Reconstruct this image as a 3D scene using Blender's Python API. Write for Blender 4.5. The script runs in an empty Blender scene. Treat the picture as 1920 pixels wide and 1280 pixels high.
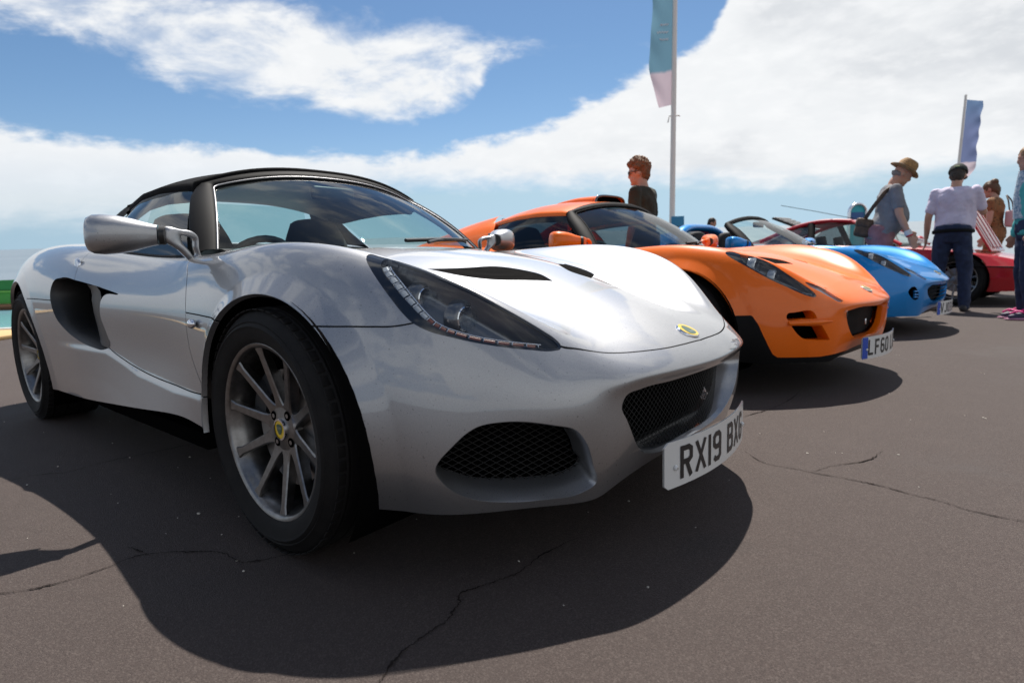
import bpy, bmesh, math, random
import numpy as np
from mathutils import Vector, Matrix

random.seed(7); rng = np.random.default_rng(7)
SC = bpy.context.scene
COL = SC.collection

# ---------------------------------------------------------------- camera (crouching photographer, 20 mm lens)
cam_d = bpy.data.cameras.new('camera'); cam = bpy.data.objects.new('camera', cam_d); COL.objects.link(cam)
cam_d.sensor_width = 36; cam_d.lens = 20.54; cam_d.clip_start = .05; cam_d.clip_end = 60000
_yaw, _pitch, _roll = math.radians(130.3036), math.radians(7.4836), math.radians(1.9352)
_f = Vector((math.cos(_yaw)*math.cos(_pitch), math.sin(_yaw)*math.cos(_pitch), -math.sin(_pitch)))
_r = Vector((math.sin(_yaw), -math.cos(_yaw), 0)); _d = _f.cross(_r)
_r2 = math.cos(_roll)*_r + math.sin(_roll)*_d; _d2 = -math.sin(_roll)*_r + math.cos(_roll)*_d
CAM = Vector((1.337, -1.454, .680))
cam.matrix_world = Matrix(((_r2.x, -_d2.x, -_f.x, CAM.x), (_r2.y, -_d2.y, -_f.y, CAM.y), (_r2.z, -_d2.z, -_f.z, CAM.z), (0, 0, 0, 1)))
cam_d.dof.use_dof = True; cam_d.dof.focus_distance = 1.75; cam_d.dof.aperture_fstop = 4.0
SC.camera = cam
SC.view_settings.view_transform = 'Standard'; SC.view_settings.look = 'None'; SC.view_settings.gamma = 1
SC.view_settings.exposure = EXPOSURE = 0.55
SC.cycles.use_denoising = True

# ---------------------------------------------------------------- sun and sky
SUN_K = Vector((.24, -.475, -1)).normalized()           # direction the light travels
SUN_EL = math.asin(-SUN_K.z)
sun_d = bpy.data.lights.new('sun', 'SUN'); sun_o = bpy.data.objects.new('sun', sun_d); COL.objects.link(sun_o)
sun_d.energy = 5.0; sun_d.angle = math.radians(.53); sun_d.color = (1, .945, .87)
sun_o.rotation_euler = SUN_K.to_track_quat('-Z', 'Y').to_euler(); sun_o.location = (-6, 11, 22)

# true vertical: the promenade falls about three degrees towards the sea, the scene is built in the promenade's own frame
UP = Vector((.03505, -.03757, .99868)).normalized()
SEAWARD = Vector((-.6456, .7619, 0)); SEAWARD = (SEAWARD - UP*SEAWARD.dot(UP)).normalized()
ALONG = SEAWARD.cross(UP).normalized()

world = bpy.data.worlds.new('World'); SC.world = world; world.use_nodes = True
def build_sky():
    nt = world.node_tree
    for x in list(nt.nodes): nt.nodes.remove(x)
    def put(v, s):
        if isinstance(v, bpy.types.NodeSocket): nt.links.new(v, s)
        else: s.default_value = v
    def M(op, a, b=0., c=0., clamp=False):
        n = _node(nt, 'Math', dict(operation=op, use_clamp=clamp)); put(a, n.inputs[0]); put(b, n.inputs[1]); put(c, n.inputs[2]); return n.outputs[0]
    def dot(a, v):
        n = _node(nt, 'VectorMath', dict(operation='DOT_PRODUCT')); put(a, n.inputs[0]); n.inputs[1].default_value = v; return n.outputs['Value']
    def smooth(x, lo, hi):
        n = _node(nt, 'MapRange', dict(interpolation_type='SMOOTHSTEP')); put(x, n.inputs[0]); put(lo, n.inputs[1]); put(hi, n.inputs[2]); return n.outputs[0]
    def curve(x, lo, hi, pts, vlo, vhi):
        """piecewise-linear function of x through pts"""
        f = M('DIVIDE', M('SUBTRACT', x, lo), hi-lo, clamp=True)
        n = _node(nt, 'FloatCurve', {}); cu = n.mapping.curves[0]
        P = [((a-lo)/(hi-lo), (b-vlo)/(vhi-vlo)) for a, b in pts]
        cu.points[0].location = P[0]; cu.points[1].location = P[-1]
        for p in P[1:-1]: cu.points.new(*p)
        for p in cu.points: p.handle_type = 'AUTO'
        n.mapping.update(); put(f, n.inputs[1])
        return M('ADD', M('MULTIPLY', n.outputs[0], vhi-vlo), vlo)
    def noise(vec, scale, detail, rough, dist=0.):
        n = _node(nt, 'TexNoise', {}); put(vec, n.inputs['Vector']); n.inputs['Scale'].default_value = scale; n.inputs['Detail'].default_value = detail
        n.inputs['Roughness'].default_value = rough; n.inputs['Distortion'].default_value = dist; return n.outputs['Fac']
    def comb(x, y, z):
        n = _node(nt, 'CombineXYZ', {}); put(x, n.inputs[0]); put(y, n.inputs[1]); put(z, n.inputs[2]); return n.outputs[0]
    def mix(f, a, b):
        n = _node(nt, 'Mix', dict(data_type='RGBA')); put(f, n.inputs[0]); put(a, n.inputs[6]); put(b, n.inputs[7]); return n.outputs[2]
    d = _node(nt, 'TexCoord', {}).outputs['Generated']
    # direction in the true-vertical frame (x along the shore, y out to sea, z up)
    a, b, c = dot(d, ALONG[:]), dot(d, SEAWARD[:]), dot(d, UP[:])
    deg = 180/math.pi
    az = M('MULTIPLY', M('ARCTAN2', a, b), deg); el = M('MULTIPLY', M('ARCSINE', c), deg)
    sky = _node(nt, 'TexSky', dict(sky_type='NISHITA', sun_disc=False, altitude=0., air_density=1.0, dust_density=.35, ozone_density=3.0))
    sk = -SUN_K
    sky.sun_elevation = math.asin(sk.dot(UP)); sky.sun_rotation = math.atan2(sk.dot(ALONG), sk.dot(SEAWARD))
    put(comb(a, b, M('MAXIMUM', c, .065)), sky.inputs['Vector'])
    # cloud field on a flat layer overhead: gnomonic height coordinates keep far clouds flattened
    h = M('MAXIMUM', c, .03)
    px = M('DIVIDE', a, M('ADD', h, .22)); py = M('DIVIDE', b, M('ADD', h, .22))
    flat = comb(px, py, 0.); sph = comb(M('MULTIPLY', az, 1/30.), M('MULTIPLY', el, 1/13.), 0.)
    n1 = noise(flat, 3.2, 9, .60, .25); n2 = noise(sph, 3.0, 9, .62, .35); n3 = noise(sph, 9.0, 7, .62, .2)
    # bank of cloud low over the sea that climbs to the right
    etop = curve(az, -60, 60, [(-60, 9.5), (-39, 9.0), (-24, 7.7), (-14, 7.9), (-6, 8.2), (2, 9.8), (8, 12.2), (14, 14.0), (17.5, 15.6), (20, 20), (28, 30), (60, 34)], 0, 40)
    ebot = curve(az, -60, 60, [(-60, 1.0), (-40, 1.5), (-26, 2.6), (-15, 4.3), (-3, 4.5), (8, 4.0), (18, 3.8), (24, 3.0), (34, 3.4), (60, 3.6)], 0, 40)
    wob = M('MULTIPLY', M('SUBTRACT', n2, .5), 5.0); wob2 = M('MULTIPLY', M('SUBTRACT', n3, .5), 2.4)
    top = M('ADD', M('ADD', M('SUBTRACT', etop, el), wob), wob2); bot = M('ADD', M('SUBTRACT', el, ebot), M('MULTIPLY', wob2, 1.2))
    bank = M('MULTIPLY', smooth(top, -.2, 1.1), smooth(bot, -.9, 1.8))
    # a long wisp higher up on the left
    wt = curve(az, -60, 20, [(-60, 30), (-39, 24), (-18, 19.3), (-10, 18.3), (-4, 17.6), (1, 16.6), (4, 16.0), (20, 15.5)], 0, 40)
    wb = curve(az, -60, 20, [(-60, 18.0), (-39, 16.0), (-32, 14.2), (-26, 12.2), (-17, 11.3), (-10, 10.8), (-3, 12.2), (-1, 15.0), (3.5, 15.8), (20, 17)], 0, 40)
    wisp = M('MULTIPLY', smooth(M('ADD', M('SUBTRACT', wt, el), M('ADD', wob, M('MULTIPLY', wob2, 1.3))), -.6, 2.2), smooth(M('ADD', M('SUBTRACT', el, wb), M('ADD', wob, wob2)), -.6, 1.4))
    wisp = M('MULTIPLY', wisp, M('ADD', .35, M('MULTIPLY', smooth(n2, .36, .58), .65)))
    # scattered fair-weather cloud over the rest of the sky
    rest = M('MULTIPLY', smooth(n1, .52, .68), smooth(M('ABSOLUTE', az), 42., 62.))
    high = M('MULTIPLY', smooth(n1, .47, .66), smooth(el, 21., 30.))
    cov = M('MAXIMUM', M('MAXIMUM', bank, wisp), M('MAXIMUM', M('MULTIPLY', rest, smooth(el, 1., 5.)), high))
    # cloud brightness: sunlit tops, greyer undersides and thick middles
    thick = noise(sph, 1.7, 6, .55, .3)
    depth = M('MULTIPLY', smooth(top, 1.0, 9.), smooth(thick, .40, .66))
    depth = M('MULTIPLY', depth, smooth(el, 2., 8.))
    ccol = mix(depth, (.93, .95, .97, 1), (.73, .76, .80, 1))
    ccol = mix(M('MULTIPLY', smooth(n3, .40, .75), .6), ccol, (1.02, 1.03, 1.04, 1))
    thin = M('MULTIPLY', smooth(M('SUBTRACT', 9., el), 0., 8.), smooth(M('SUBTRACT', 0., az), -4., 18.))   # the low left end of the bank is a veil
    cov = M('MULTIPLY', cov, M('SUBTRACT', 1., M('MULTIPLY', thin, .45)))
    tint = _node(nt, 'Mix', dict(data_type='RGBA', blend_type='MULTIPLY')); tint.inputs[0].default_value = 1; put(sky.outputs[0], tint.inputs[6]); put(mix(smooth(el, 0., 16.), (.92, 1.03, 1.22, 1), (.85, 1.01, 1.12, 1)), tint.inputs[7])
    bg_sky = _node(nt, 'Background', {}); put(tint.outputs[2], bg_sky.inputs[0]); bg_sky.inputs[1].default_value = SKY_STRENGTH
    bg_cl = _node(nt, 'Background', {}); put(ccol, bg_cl.inputs[0]); bg_cl.inputs[1].default_value = CLOUD_STRENGTH
    mx = _node(nt, 'MixShader', {}); put(cov, mx.inputs[0]); put(bg_sky.outputs[0], mx.inputs[1]); put(bg_cl.outputs[0], mx.inputs[2])
    out = _node(nt, 'OutputWorld', {}); put(mx.outputs[0], out.inputs[0])
def _node(nt, t, k):
    n = nt.nodes.new('ShaderNode' + t)
    for a, b in k.items(): setattr(n, a, b)
    return n
SKY_STRENGTH = .058; CLOUD_STRENGTH = .66
build_sky()
# ---------------------------------------------------------------- surface tools (numpy)
def subdivide(V, F, levels):
    """Catmull-Clark on an all-quad mesh; original vertices keep their indices."""
    for _ in range(levels):
        n = len(V); m = len(F)
        e = np.stack([F, np.roll(F, -1, 1)], 2).reshape(-1, 2)
        es = np.sort(e, 1)
        key, inv, cnt = np.unique(es[:, 0].astype(np.int64) * (n + 1) + es[:, 1], return_inverse=True, return_counts=True)
        inv = inv.ravel()
        E = np.stack([key // (n + 1), key % (n + 1)], 1).astype(int)
        fp = V[F].mean(1)
        ef = np.zeros((len(E), 3)); np.add.at(ef, inv, np.repeat(fp, 4, 0))
        bnd = cnt == 1
        ep = (V[E[:, 0]] + V[E[:, 1]] + ef) / 4
        ep[bnd] = (V[E[bnd, 0]] + V[E[bnd, 1]]) / 2
        val = np.bincount(E.ravel(), minlength=n).astype(float)
        sf = np.zeros((n, 3)); np.add.at(sf, F.ravel(), np.repeat(fp, 4, 0))
        nf = np.bincount(F.ravel(), minlength=n).astype(float)
        mid = (V[E[:, 0]] + V[E[:, 1]]) / 2
        se = np.zeros((n, 3)); np.add.at(se, E[:, 0], mid); np.add.at(se, E[:, 1], mid)
        nv = np.maximum(val, 1)[:, None]
        vp = (sf / np.maximum(nf, 1)[:, None] + 2 * se / nv + (nv - 3) * V) / nv
        B = E[bnd]
        if len(B):
            sb = np.zeros((n, 3)); np.add.at(sb, B[:, 0], V[B[:, 1]]); np.add.at(sb, B[:, 1], V[B[:, 0]])
            nb = np.bincount(B.ravel(), minlength=n)
            k = nb == 2
            vp[k] = V[k] * .75 + sb[k] * .125
            vp[nb > 2] = V[nb > 2]
        i0 = n + m
        ei = i0 + inv.reshape(m, 4)
        fi = n + np.arange(m)
        F2 = np.empty((m, 4, 4), int)
        for k in range(4):
            F2[:, k, 0] = F[:, k]; F2[:, k, 1] = ei[:, k]; F2[:, k, 2] = fi; F2[:, k, 3] = ei[:, k - 1]
        V = np.vstack([vp, fp, ep]); F = F2.reshape(-1, 4)
    return V, F


def interpolate_cage(T, F, it=5, gain=.9):
    P = T.copy()
    for _ in range(it):
        L, _f = subdivide(P, F, 3)
        P = P + gain * (T - L[:len(T)])
    return P


def vnormals(V, T):
    a, b, c = V[T[:, 0]], V[T[:, 1]], V[T[:, 2]]
    fn = np.cross(b - a, c - a)
    N = np.zeros_like(V)
    for k in range(3):
        np.add.at(N, T[:, k], fn)
    return N / np.maximum(np.linalg.norm(N, axis=1), 1e-12)[:, None]


class Surf:
    def __init__(self, V, T, N=None):
        self.V = V; self.T = T
        self.N = vnormals(V, T) if N is None else N

    def copy(self):
        return Surf(self.V.copy(), self.T.copy(), self.N.copy())

    def keep(self, mask):
        T = self.T[mask]
        if not len(T):
            return Surf(np.zeros((0, 3)), np.zeros((0, 3), int), np.zeros((0, 3)))
        u, inv = np.unique(T, return_inverse=True)
        return Surf(self.V[u], inv.reshape(-1, 3), self.N[u])

    def cut(self, f, both=False):
        """Split along f = 0.  Returns (part with f<0, part with f>0), or the whole split mesh."""
        f = np.where(np.abs(f) < 1e-6, 1e-6, f)
        s = f > 0
        T = self.T; st = s[T]; k = st.sum(1)
        mix = (k > 0) & (k < 3)
        if not mix.any():
            return self if both else (self.keep(k == 0), self.keep(k == 3))
        Tm = T[mix]; sm = st[mix]
        lone = np.where(sm.sum(1) == 1, sm.argmax(1), (~sm).argmax(1))
        r = np.arange(len(Tm))
        a = Tm[r, lone]; b = Tm[r, (lone + 1) % 3]; c = Tm[r, (lone + 2) % 3]
        n = len(self.V)
        ed = np.sort(np.concatenate([np.stack([a, b], 1), np.stack([a, c], 1)]), 1)
        key, inv = np.unique(ed[:, 0].astype(np.int64) * n + ed[:, 1], return_inverse=True)
        inv = inv.ravel()
        i, j = key // n, key % n
        t = (f[i] / (f[i] - f[j]))[:, None]
        nv = self.V[i] * (1 - t) + self.V[j] * t
        nn = self.N[i] * (1 - t) + self.N[j] * t
        nn /= np.maximum(np.linalg.norm(nn, axis=1), 1e-12)[:, None]
        p = n + inv[:len(a)]; q = n + inv[len(a):]
        V = np.vstack([self.V, nv]); N = np.vstack([self.N, nn])
        T1 = np.stack([a, p, q], 1); T2 = np.stack([p, b, c], 1); T3 = np.stack([p, c, q], 1)
        pos = s[a]
        Tn = np.vstack([T[k == 0], T1[~pos], T2[pos], T3[pos]])
        Tp = np.vstack([T[k == 3], T1[pos], T2[~pos], T3[~pos]])
        if both:
            return Surf(V, np.vstack([Tn, Tp]), N)
        A = Surf(V, Tn, N).keep(np.ones(len(Tn), bool)); B = Surf(V, Tp, N).keep(np.ones(len(Tp), bool))
        return A, B

    def components(self):
        n = len(self.V); lab = np.arange(n)
        T = self.T
        while True:
            m = lab[T].min(1)
            new = lab.copy()
            for k in range(3):
                np.minimum.at(new, T[:, k], m)
            new = new[new]
            if (new == lab).all():
                break
            lab = new
        tl = lab[T[:, 0]]
        return [self.keep(tl == u) for u in np.unique(tl)]

    def boundary(self):
        """Ordered boundary loops (lists of vertex indices), oriented as the faces are."""
        T = self.T
        e = np.concatenate([T[:, [0, 1]], T[:, [1, 2]], T[:, [2, 0]]])
        n = len(self.V)
        k = e[:, 0].astype(np.int64) * n + e[:, 1]; kr = e[:, 1].astype(np.int64) * n + e[:, 0]
        b = e[~np.isin(k, kr)]
        nxt = {}
        for i, j in b:
            nxt.setdefault(int(i), []).append(int(j))
        loops = []
        while nxt:
            s = next(iter(nxt)); loop = [s]; cur = s
            while True:
                l = nxt.get(cur)
                if not l:
                    break
                j = l.pop()
                if not l:
                    del nxt[cur]
                if j == s:
                    break
                loop.append(j); cur = j
            if len(loop) > 2:
                loops.append(loop)
        return loops


def merge(*S):
    V = []; T = []; N = []; o = 0
    for s in S:
        if len(s.T):
            V.append(s.V); T.append(s.T + o); N.append(s.N); o += len(s.V)
    if not V:
        return Surf(np.zeros((0, 3)), np.zeros((0, 3), int), np.zeros((0, 3)))
    return Surf(np.vstack(V), np.vstack(T), np.vstack(N))


def mirrored(s):
    m = np.array([1, -1, 1.])
    return Surf(s.V * m, s.T[:, ::-1].copy(), s.N * m)


def spline(pts, closed=True, n=12, sharp=()):
    """Catmull-Rom (centripetal-ish) through pts; indices in sharp stay corners."""
    P = np.asarray(pts, float); m = len(P); out = []
    rng = range(m if closed else m - 1)
    for i in rng:
        p1, p2 = P[i], P[(i + 1) % m]
        p0 = P[(i - 1) % m] if (closed or i > 0) else 2 * p1 - p2
        p3 = P[(i + 2) % m] if (closed or i + 2 < m) else 2 * p2 - p1
        d1 = np.linalg.norm(p2 - p1)
        def tang(a, b, c):
            da, db = np.linalg.norm(b - a) + 1e-9, np.linalg.norm(c - b) + 1e-9
            return ((b - a) / da * db + (c - b) / db * da) / (da + db)
        t1 = (p2 - p1) / (d1 + 1e-9) if i in sharp else tang(p0, p1, p2)
        t2 = (p2 - p1) / (d1 + 1e-9) if (i + 1) % m in sharp else tang(p1, p2, p3)
        for k in range(n):
            t = k / n
            h = (2*t**3 - 3*t**2 + 1, t**3 - 2*t**2 + t, -2*t**3 + 3*t**2, t**3 - t**2)
            out.append(h[0]*p1 + h[1]*d1*t1 + h[2]*p2 + h[3]*d1*t2)
    if not closed:
        out.append(P[-1])
    return np.array(out)


def seg_dist(Q, A, B):
    """distance of points Q (n,2) to segments A->B (m,2)"""
    best = np.full(len(Q), 1e9)
    for a, b in zip(A, B):
        d = b - a
        t = np.clip(((Q - a) @ d) / (d @ d + 1e-18), 0, 1)
        best = np.minimum(best, ((Q - a - t[:, None] * d) ** 2).sum(1))
    return np.sqrt(best)


def line_side(Q, P):
    """signed distance to an open polyline (sign: which side of the nearest segment)"""
    best = np.full(len(Q), 1e9); sg = np.ones(len(Q))
    for a, b in zip(P[:-1], P[1:]):
        d = b - a
        t = np.clip(((Q - a) @ d) / (d @ d + 1e-18), 0, 1)
        r = Q - a - t[:, None] * d
        q = (r ** 2).sum(1); k = q < best
        best[k] = q[k]; sg[k] = np.where(d[0] * (Q[k, 1] - a[1]) - d[1] * (Q[k, 0] - a[0]) > 0, 1, -1)
    return np.sqrt(best) * sg


def poly_sdf(Q, P):
    """signed distance to closed polygon, negative inside; exact near the outline"""
    A, B = P, np.roll(P, -1, 0)
    ins = np.zeros(len(Q), bool)
    for a, b in zip(A, B):
        c = (a[1] > Q[:, 1]) != (b[1] > Q[:, 1])
        x = (b[0] - a[0]) * (Q[:, 1] - a[1]) / (b[1] - a[1] + 1e-18) + a[0]
        ins ^= c & (Q[:, 0] < x)
    d = seg_dist(Q, A, B)
    return np.where(ins, -d, d)


def field(S, poly, proj, facing=None, box=None, closed=True, half=0., signed=False):
    """poly given in the 2D frame proj (2x3 rows); only where normals face `facing`."""
    proj = np.asarray(proj, float)
    ok = np.ones(len(S.V), bool)
    if facing is not None:
        ok &= S.N @ np.asarray(facing, float) > .02
    if box is not None:
        lo, hi = np.asarray(box, float)
        ok &= ((S.V > lo) & (S.V < hi)).all(1)
    Q = S.V @ proj.T
    P = np.asarray(poly, float)
    ok &= ((Q > P.min(0) - .05 - half) & (Q < P.max(0) + .05 + half)).all(1)
    f = np.full(len(S.V), .05)
    if signed:
        if ok.any():
            f[ok] = line_side(Q[ok], P)
        return np.clip(f, -.05, .05), ok
    if ok.any():
        f[ok] = poly_sdf(Q[ok], P) if closed else seg_dist(Q[ok], P[:-1], P[1:]) - half
    return np.clip(f, -.2, .05)


XZ = np.array([[1, 0, 0], [0, 0, 1.]]); XY = np.array([[1, 0, 0], [0, 1., 0]]); YZ = np.array([[0, 1, 0], [0, 0, 1.]])


def basis(d):
    d = np.asarray(d, float); d = d / np.linalg.norm(d)
    u = np.cross([0, 0, 1.], d); u /= np.linalg.norm(u)
    return np.array([u, np.cross(d, u)])


def extrude_edges(S, vec=None, depth=.008, mask=None):
    """strip of quads going inward from the boundary (panel thickness)"""
    V = []; T = []; o = 0
    for L in S.boundary():
        L = np.array(L); P = S.V[L]
        off = -S.N[L] * depth if vec is None else vec(P, S.N[L])
        Q = P + off; n = len(L)
        keep = np.ones(n, bool) if mask is None else mask(P)
        V.append(P); V.append(Q)
        i = np.arange(n); j = (i + 1) % n
        k = keep & keep[j]
        i, j = i[k], j[k]
        T.append(np.stack([j, i, i + n], 1) + o); T.append(np.stack([j, i + n, j + n], 1) + o)
        o += 2 * n
    if not V or not sum(len(t) for t in T):
        return Surf(np.zeros((0, 3)), np.zeros((0, 3), int), np.zeros((0, 3)))
    return Surf(np.vstack(V), np.vstack(T))


def resample(P, n, closed=True):
    P = np.asarray(P, float)
    Q = np.vstack([P, P[:1]]) if closed else P
    d = np.r_[0, np.cumsum(np.linalg.norm(np.diff(Q, axis=0), axis=1))]
    t = np.linspace(0, d[-1], n + 1)[:-1] if closed else np.linspace(0, d[-1], n)
    return np.stack([np.interp(t, d, Q[:, k]) for k in range(3)], 1)


def loft(rings, closed=True):
    """rings: list of (n,3) arrays with equal n; ring direction x ring order gives the face side"""
    n = len(rings[0]); V = np.vstack(rings); T = []
    i = np.arange(n if closed else n - 1); j = (i + 1) % n
    for r in range(len(rings) - 1):
        a, b = i + r * n, j + r * n; c, d = j + (r + 1) * n, i + (r + 1) * n
        T.append(np.stack([a, b, c], 1)); T.append(np.stack([a, c, d], 1))
    return Surf(V, np.vstack(T))


def cap(ring, flip=False):
    n = len(ring); V = np.vstack([ring, ring.mean(0)])
    i = np.arange(n); T = np.stack([i, (i + 1) % n, np.full(n, n)], 1)
    return Surf(V, T[:, ::-1] if flip else T)
# ---------------------------------------------------------------- materials
MATS = {}
def material(name, color=(.5, .5, .5), metallic=0., rough=.5, coat=0., coat_rough=.03, spec=.5, build=None, **kw):
    if name in MATS:
        return MATS[name]
    m = bpy.data.materials.new(name); m.use_nodes = True
    nt = m.node_tree; b = nt.nodes['Principled BSDF']
    b.inputs['Base Color'].default_value = (*color, 1); b.inputs['Metallic'].default_value = metallic
    b.inputs['Roughness'].default_value = rough; b.inputs['Coat Weight'].default_value = coat
    b.inputs['Coat Roughness'].default_value = coat_rough; b.inputs['Specular IOR Level'].default_value = spec
    for k, v in kw.items():
        b.inputs[k].default_value = v
    if build:
        build(nt, b)
    MATS[name] = m
    return m


class NB:
    """small node-building helper"""
    def __init__(self, nt): self.nt = nt
    def n(self, t, **kw):
        x = self.nt.nodes.new('ShaderNode' + t)
        for k, v in kw.items(): setattr(x, k, v)
        return x
    def l(self, a, b): self.nt.links.new(a, b)
    def val(self, x, sock):
        if hasattr(x, 'links') or isinstance(x, bpy.types.NodeSocket): self.l(x, sock)
        else: sock.default_value = x
    def math(self, op, a, b=0., c=0., clamp=False):
        m = self.n('Math', operation=op, use_clamp=clamp)
        for i, v in enumerate((a, b, c)): self.val(v, m.inputs[i])
        return m.outputs[0]
    def noise(self, scale, detail=2., rough=.5, vec=None, dim='3D', dist=0.):
        m = self.n('TexNoise', noise_dimensions=dim)
        m.inputs['Scale'].default_value = scale; m.inputs['Detail'].default_value = detail
        m.inputs['Roughness'].default_value = rough; m.inputs['Distortion'].default_value = dist
        if vec is not None: self.l(vec, m.inputs['Vector'])
        return m.outputs['Fac']
    def ramp(self, fac, stops, interp='LINEAR'):
        m = self.n('ValToRGB'); m.color_ramp.interpolation = interp
        e = m.color_ramp.elements
        while len(e) < len(stops): e.new(.5)
        for el, (p, c) in zip(e, stops):
            el.position = p; el.color = (*c, 1) if len(c) == 3 else c
        self.val(fac, m.inputs[0]); return m.outputs[0]
    def mix(self, fac, a, b):
        m = self.n('Mix', data_type='RGBA'); self.val(fac, m.inputs[0])
        for v, s in ((a, m.inputs[6]), (b, m.inputs[7])):
            if isinstance(v, tuple): s.default_value = (*v, 1)
            else: self.l(v, s)
        return m.outputs[2]
    def smooth(self, x, lo, hi):
        m = self.n('MapRange', interpolation_type='SMOOTHSTEP'); self.val(x, m.inputs[0])
        m.inputs[1].default_value = lo; m.inputs[2].default_value = hi
        return m.outputs[0]
    def obj(self): return self.n('TexCoord').outputs['Object']
    def bump(self, h, strength, dist, b):
        m = self.n('Bump'); m.inputs['Strength'].default_value = strength; m.inputs['Distance'].default_value = dist
        self.l(h, m.inputs['Height']); self.l(m.outputs[0], b.inputs['Normal']); return m


def paint(name, color, metallic, rough, dust=.08, coat=1.):
    def build(nt, b):
        B = NB(nt); co = B.obj()
        fl = B.noise(900, 1, .5, co)
        var = B.ramp(fl, [(.3, tuple(c * .82 for c in color)), (.7, tuple(min(1, c * 1.12) for c in color))])
        d = B.noise(7, 6, .65, co)
        base = B.mix(B.math('MULTIPLY', B.smooth(d, .5, .8), dust), var, (.20, .17, .14))
        speck = B.smooth(B.noise(260, 0, .5, co), .79, .82)
        base = B.mix(B.math('MULTIPLY', speck, .5), base, (.06, .05, .045))
        B.l(base, b.inputs['Base Color'])
        B.l(B.math('ADD', B.math('MULTIPLY', B.smooth(d, .45, .8), .05), .015), b.inputs['Coat Roughness'])
        B.l(B.math('ADD', B.math('MULTIPLY', fl, .08), rough - .04), b.inputs['Roughness'])
    return material(name, color, metallic, rough, coat, build=build, spec=.5 if metallic > .5 else .2, **({'Coat IOR': 1.55} if metallic > .5 else {}))


def glass(name, tint=(.8, .9, .88), ior=1.5, rough=0.):
    if name in MATS: return MATS[name]
    m = bpy.data.materials.new(name); m.use_nodes = True; nt = m.node_tree
    for x in list(nt.nodes): nt.nodes.remove(x)
    B = NB(nt); out = B.n('OutputMaterial'); tr = B.n('BsdfTransparent'); gl = B.n('BsdfGlossy'); mx = B.n('MixShader'); fr = B.n('Fresnel')
    tr.inputs[0].default_value = (*tint, 1); gl.inputs['Roughness'].default_value = rough; fr.inputs[0].default_value = ior
    ge = B.n('NewGeometry'); B.l(B.math('ADD', ior, B.math('MULTIPLY', ge.outputs['Backfacing'], 1/ior-ior)), fr.inputs[0])
    B.l(fr.outputs[0], mx.inputs[0]); B.l(tr.outputs[0], mx.inputs[1]); B.l(gl.outputs[0], mx.inputs[2]); B.l(mx.outputs[0], out.inputs[0])
    MATS[name] = m; return m


def _fabric(nt, b):
    B = NB(nt); co = B.obj()
    h = B.math('ADD', B.noise(1400, 2, .6, co), B.math('MULTIPLY', B.noise(30, 3, .5, co), .6))
    B.bump(h, .35, .004, b)
    B.l(B.ramp(B.noise(9, 5, .6, co), [(.3, (.0045, .0045, .005)), (.75, (.009, .0085, .0085))]), b.inputs['Base Color'])
def _rubber(nt, b):
    B = NB(nt); co = B.obj()
    B.l(B.ramp(B.noise(25, 6, .65, co), [(.35, (.0055, .0050, .0050)), (.8, (.013, .0115, .0105))]), b.inputs['Base Color'])
    B.bump(B.noise(400, 2, .5, co), .2, .002, b)
def _vent(nt, b):
    B = NB(nt); co = B.obj(); w = B.n('TexWave'); w.inputs['Scale'].default_value = 30; w.bands_direction = 'X'
    rot = B.n('Mapping'); rot.inputs['Rotation'].default_value = (0, 0, .55); B.l(co, rot.inputs[0]); B.l(rot.outputs[0], w.inputs[0])
    B.l(B.ramp(w.outputs['Fac'], [(.35, (.005, .005, .005)), (.75, (.030, .029, .028))]), b.inputs['Base Color'])
    B.bump(w.outputs['Fac'], .8, .004, b)
def _alloy(nt, b):
    B = NB(nt); co = B.obj()
    B.l(B.ramp(B.noise(40, 5, .6, co), [(.35, (.17, .164, .158)), (.7, (.26, .255, .25))]), b.inputs['Base Color'])

SILVER = paint('silver_paint', (.35, .352, .36), .92, .44)
ORANGE = paint('orange_paint', (.86, .150, .0008), .0, .38, .02, .5)
BLUE = paint('blue_paint', (.0012, .205, .56), .2, .35, .02, .6)
RED = paint('red_paint', (.42, .006, .014), .0, .38, .02, .85)
BLACK_PLASTIC = material('black_plastic', (.012, .012, .012), 0, .45)
BLACK_GLOSS = material('black_gloss', (.008, .008, .009), 0, .12, 1.)
BLACK_TRIM = material('black_trim', (.008, .008, .0085), 0, .65, spec=.10)
GAP = material('gap_dark', (.0025, .0025, .0025), 0, .9, IOR=1.0)
LINER = material('arch_liner', (.0035, .0035, .0035), 0, .9, IOR=1.0)
FABRIC = material('roof_fabric', (.007, .007, .007), 0, .9, spec=.12, build=_fabric)
RUBBER = material('tyre_rubber', (.009, .009, .009), 0, .75, spec=.25, build=_rubber)
ALLOY = material('wheel_alloy', (.45, .44, .43), 1., .36, .3, build=_alloy)
STEEL = material('brake_steel', (.32, .31, .30), 1., .35)
CHROME = material('chrome', (.8, .8, .82), 1., .08)
BRIGHT_TRIM = material('bright_trim', (.75, .76, .78), 1., .25)
VENT = material('vent_mesh', (.01, .01, .01), 0, .6, build=_vent, IOR=1.0)
MESHMAT = material('grille_wire', (.005, .005, .005), 0, .5, spec=.3)
GLASS = glass('car_glass', (.70, .82, .80))
LENS = glass('lamp_lens', (.93, .95, .96), 1.45)
DARK_GLASS = glass('dark_glass', (.20, .24, .26))
LAMP_BLACK = material('lamp_housing', (.16, .162, .17), .7, .24)
LAMP_GREY = material('lamp_guide', (.34, .36, .38), .4, .2, .5)
AMBER = material('amber_cells', (.10, .028, .014), .1, .25, .6)
YELLOW = material('badge_yellow', (.75, .50, .02), 0, .3, .6)
GREEN_BADGE = material('badge_green', (.006, .07, .035), 0, .3, .6)
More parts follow.
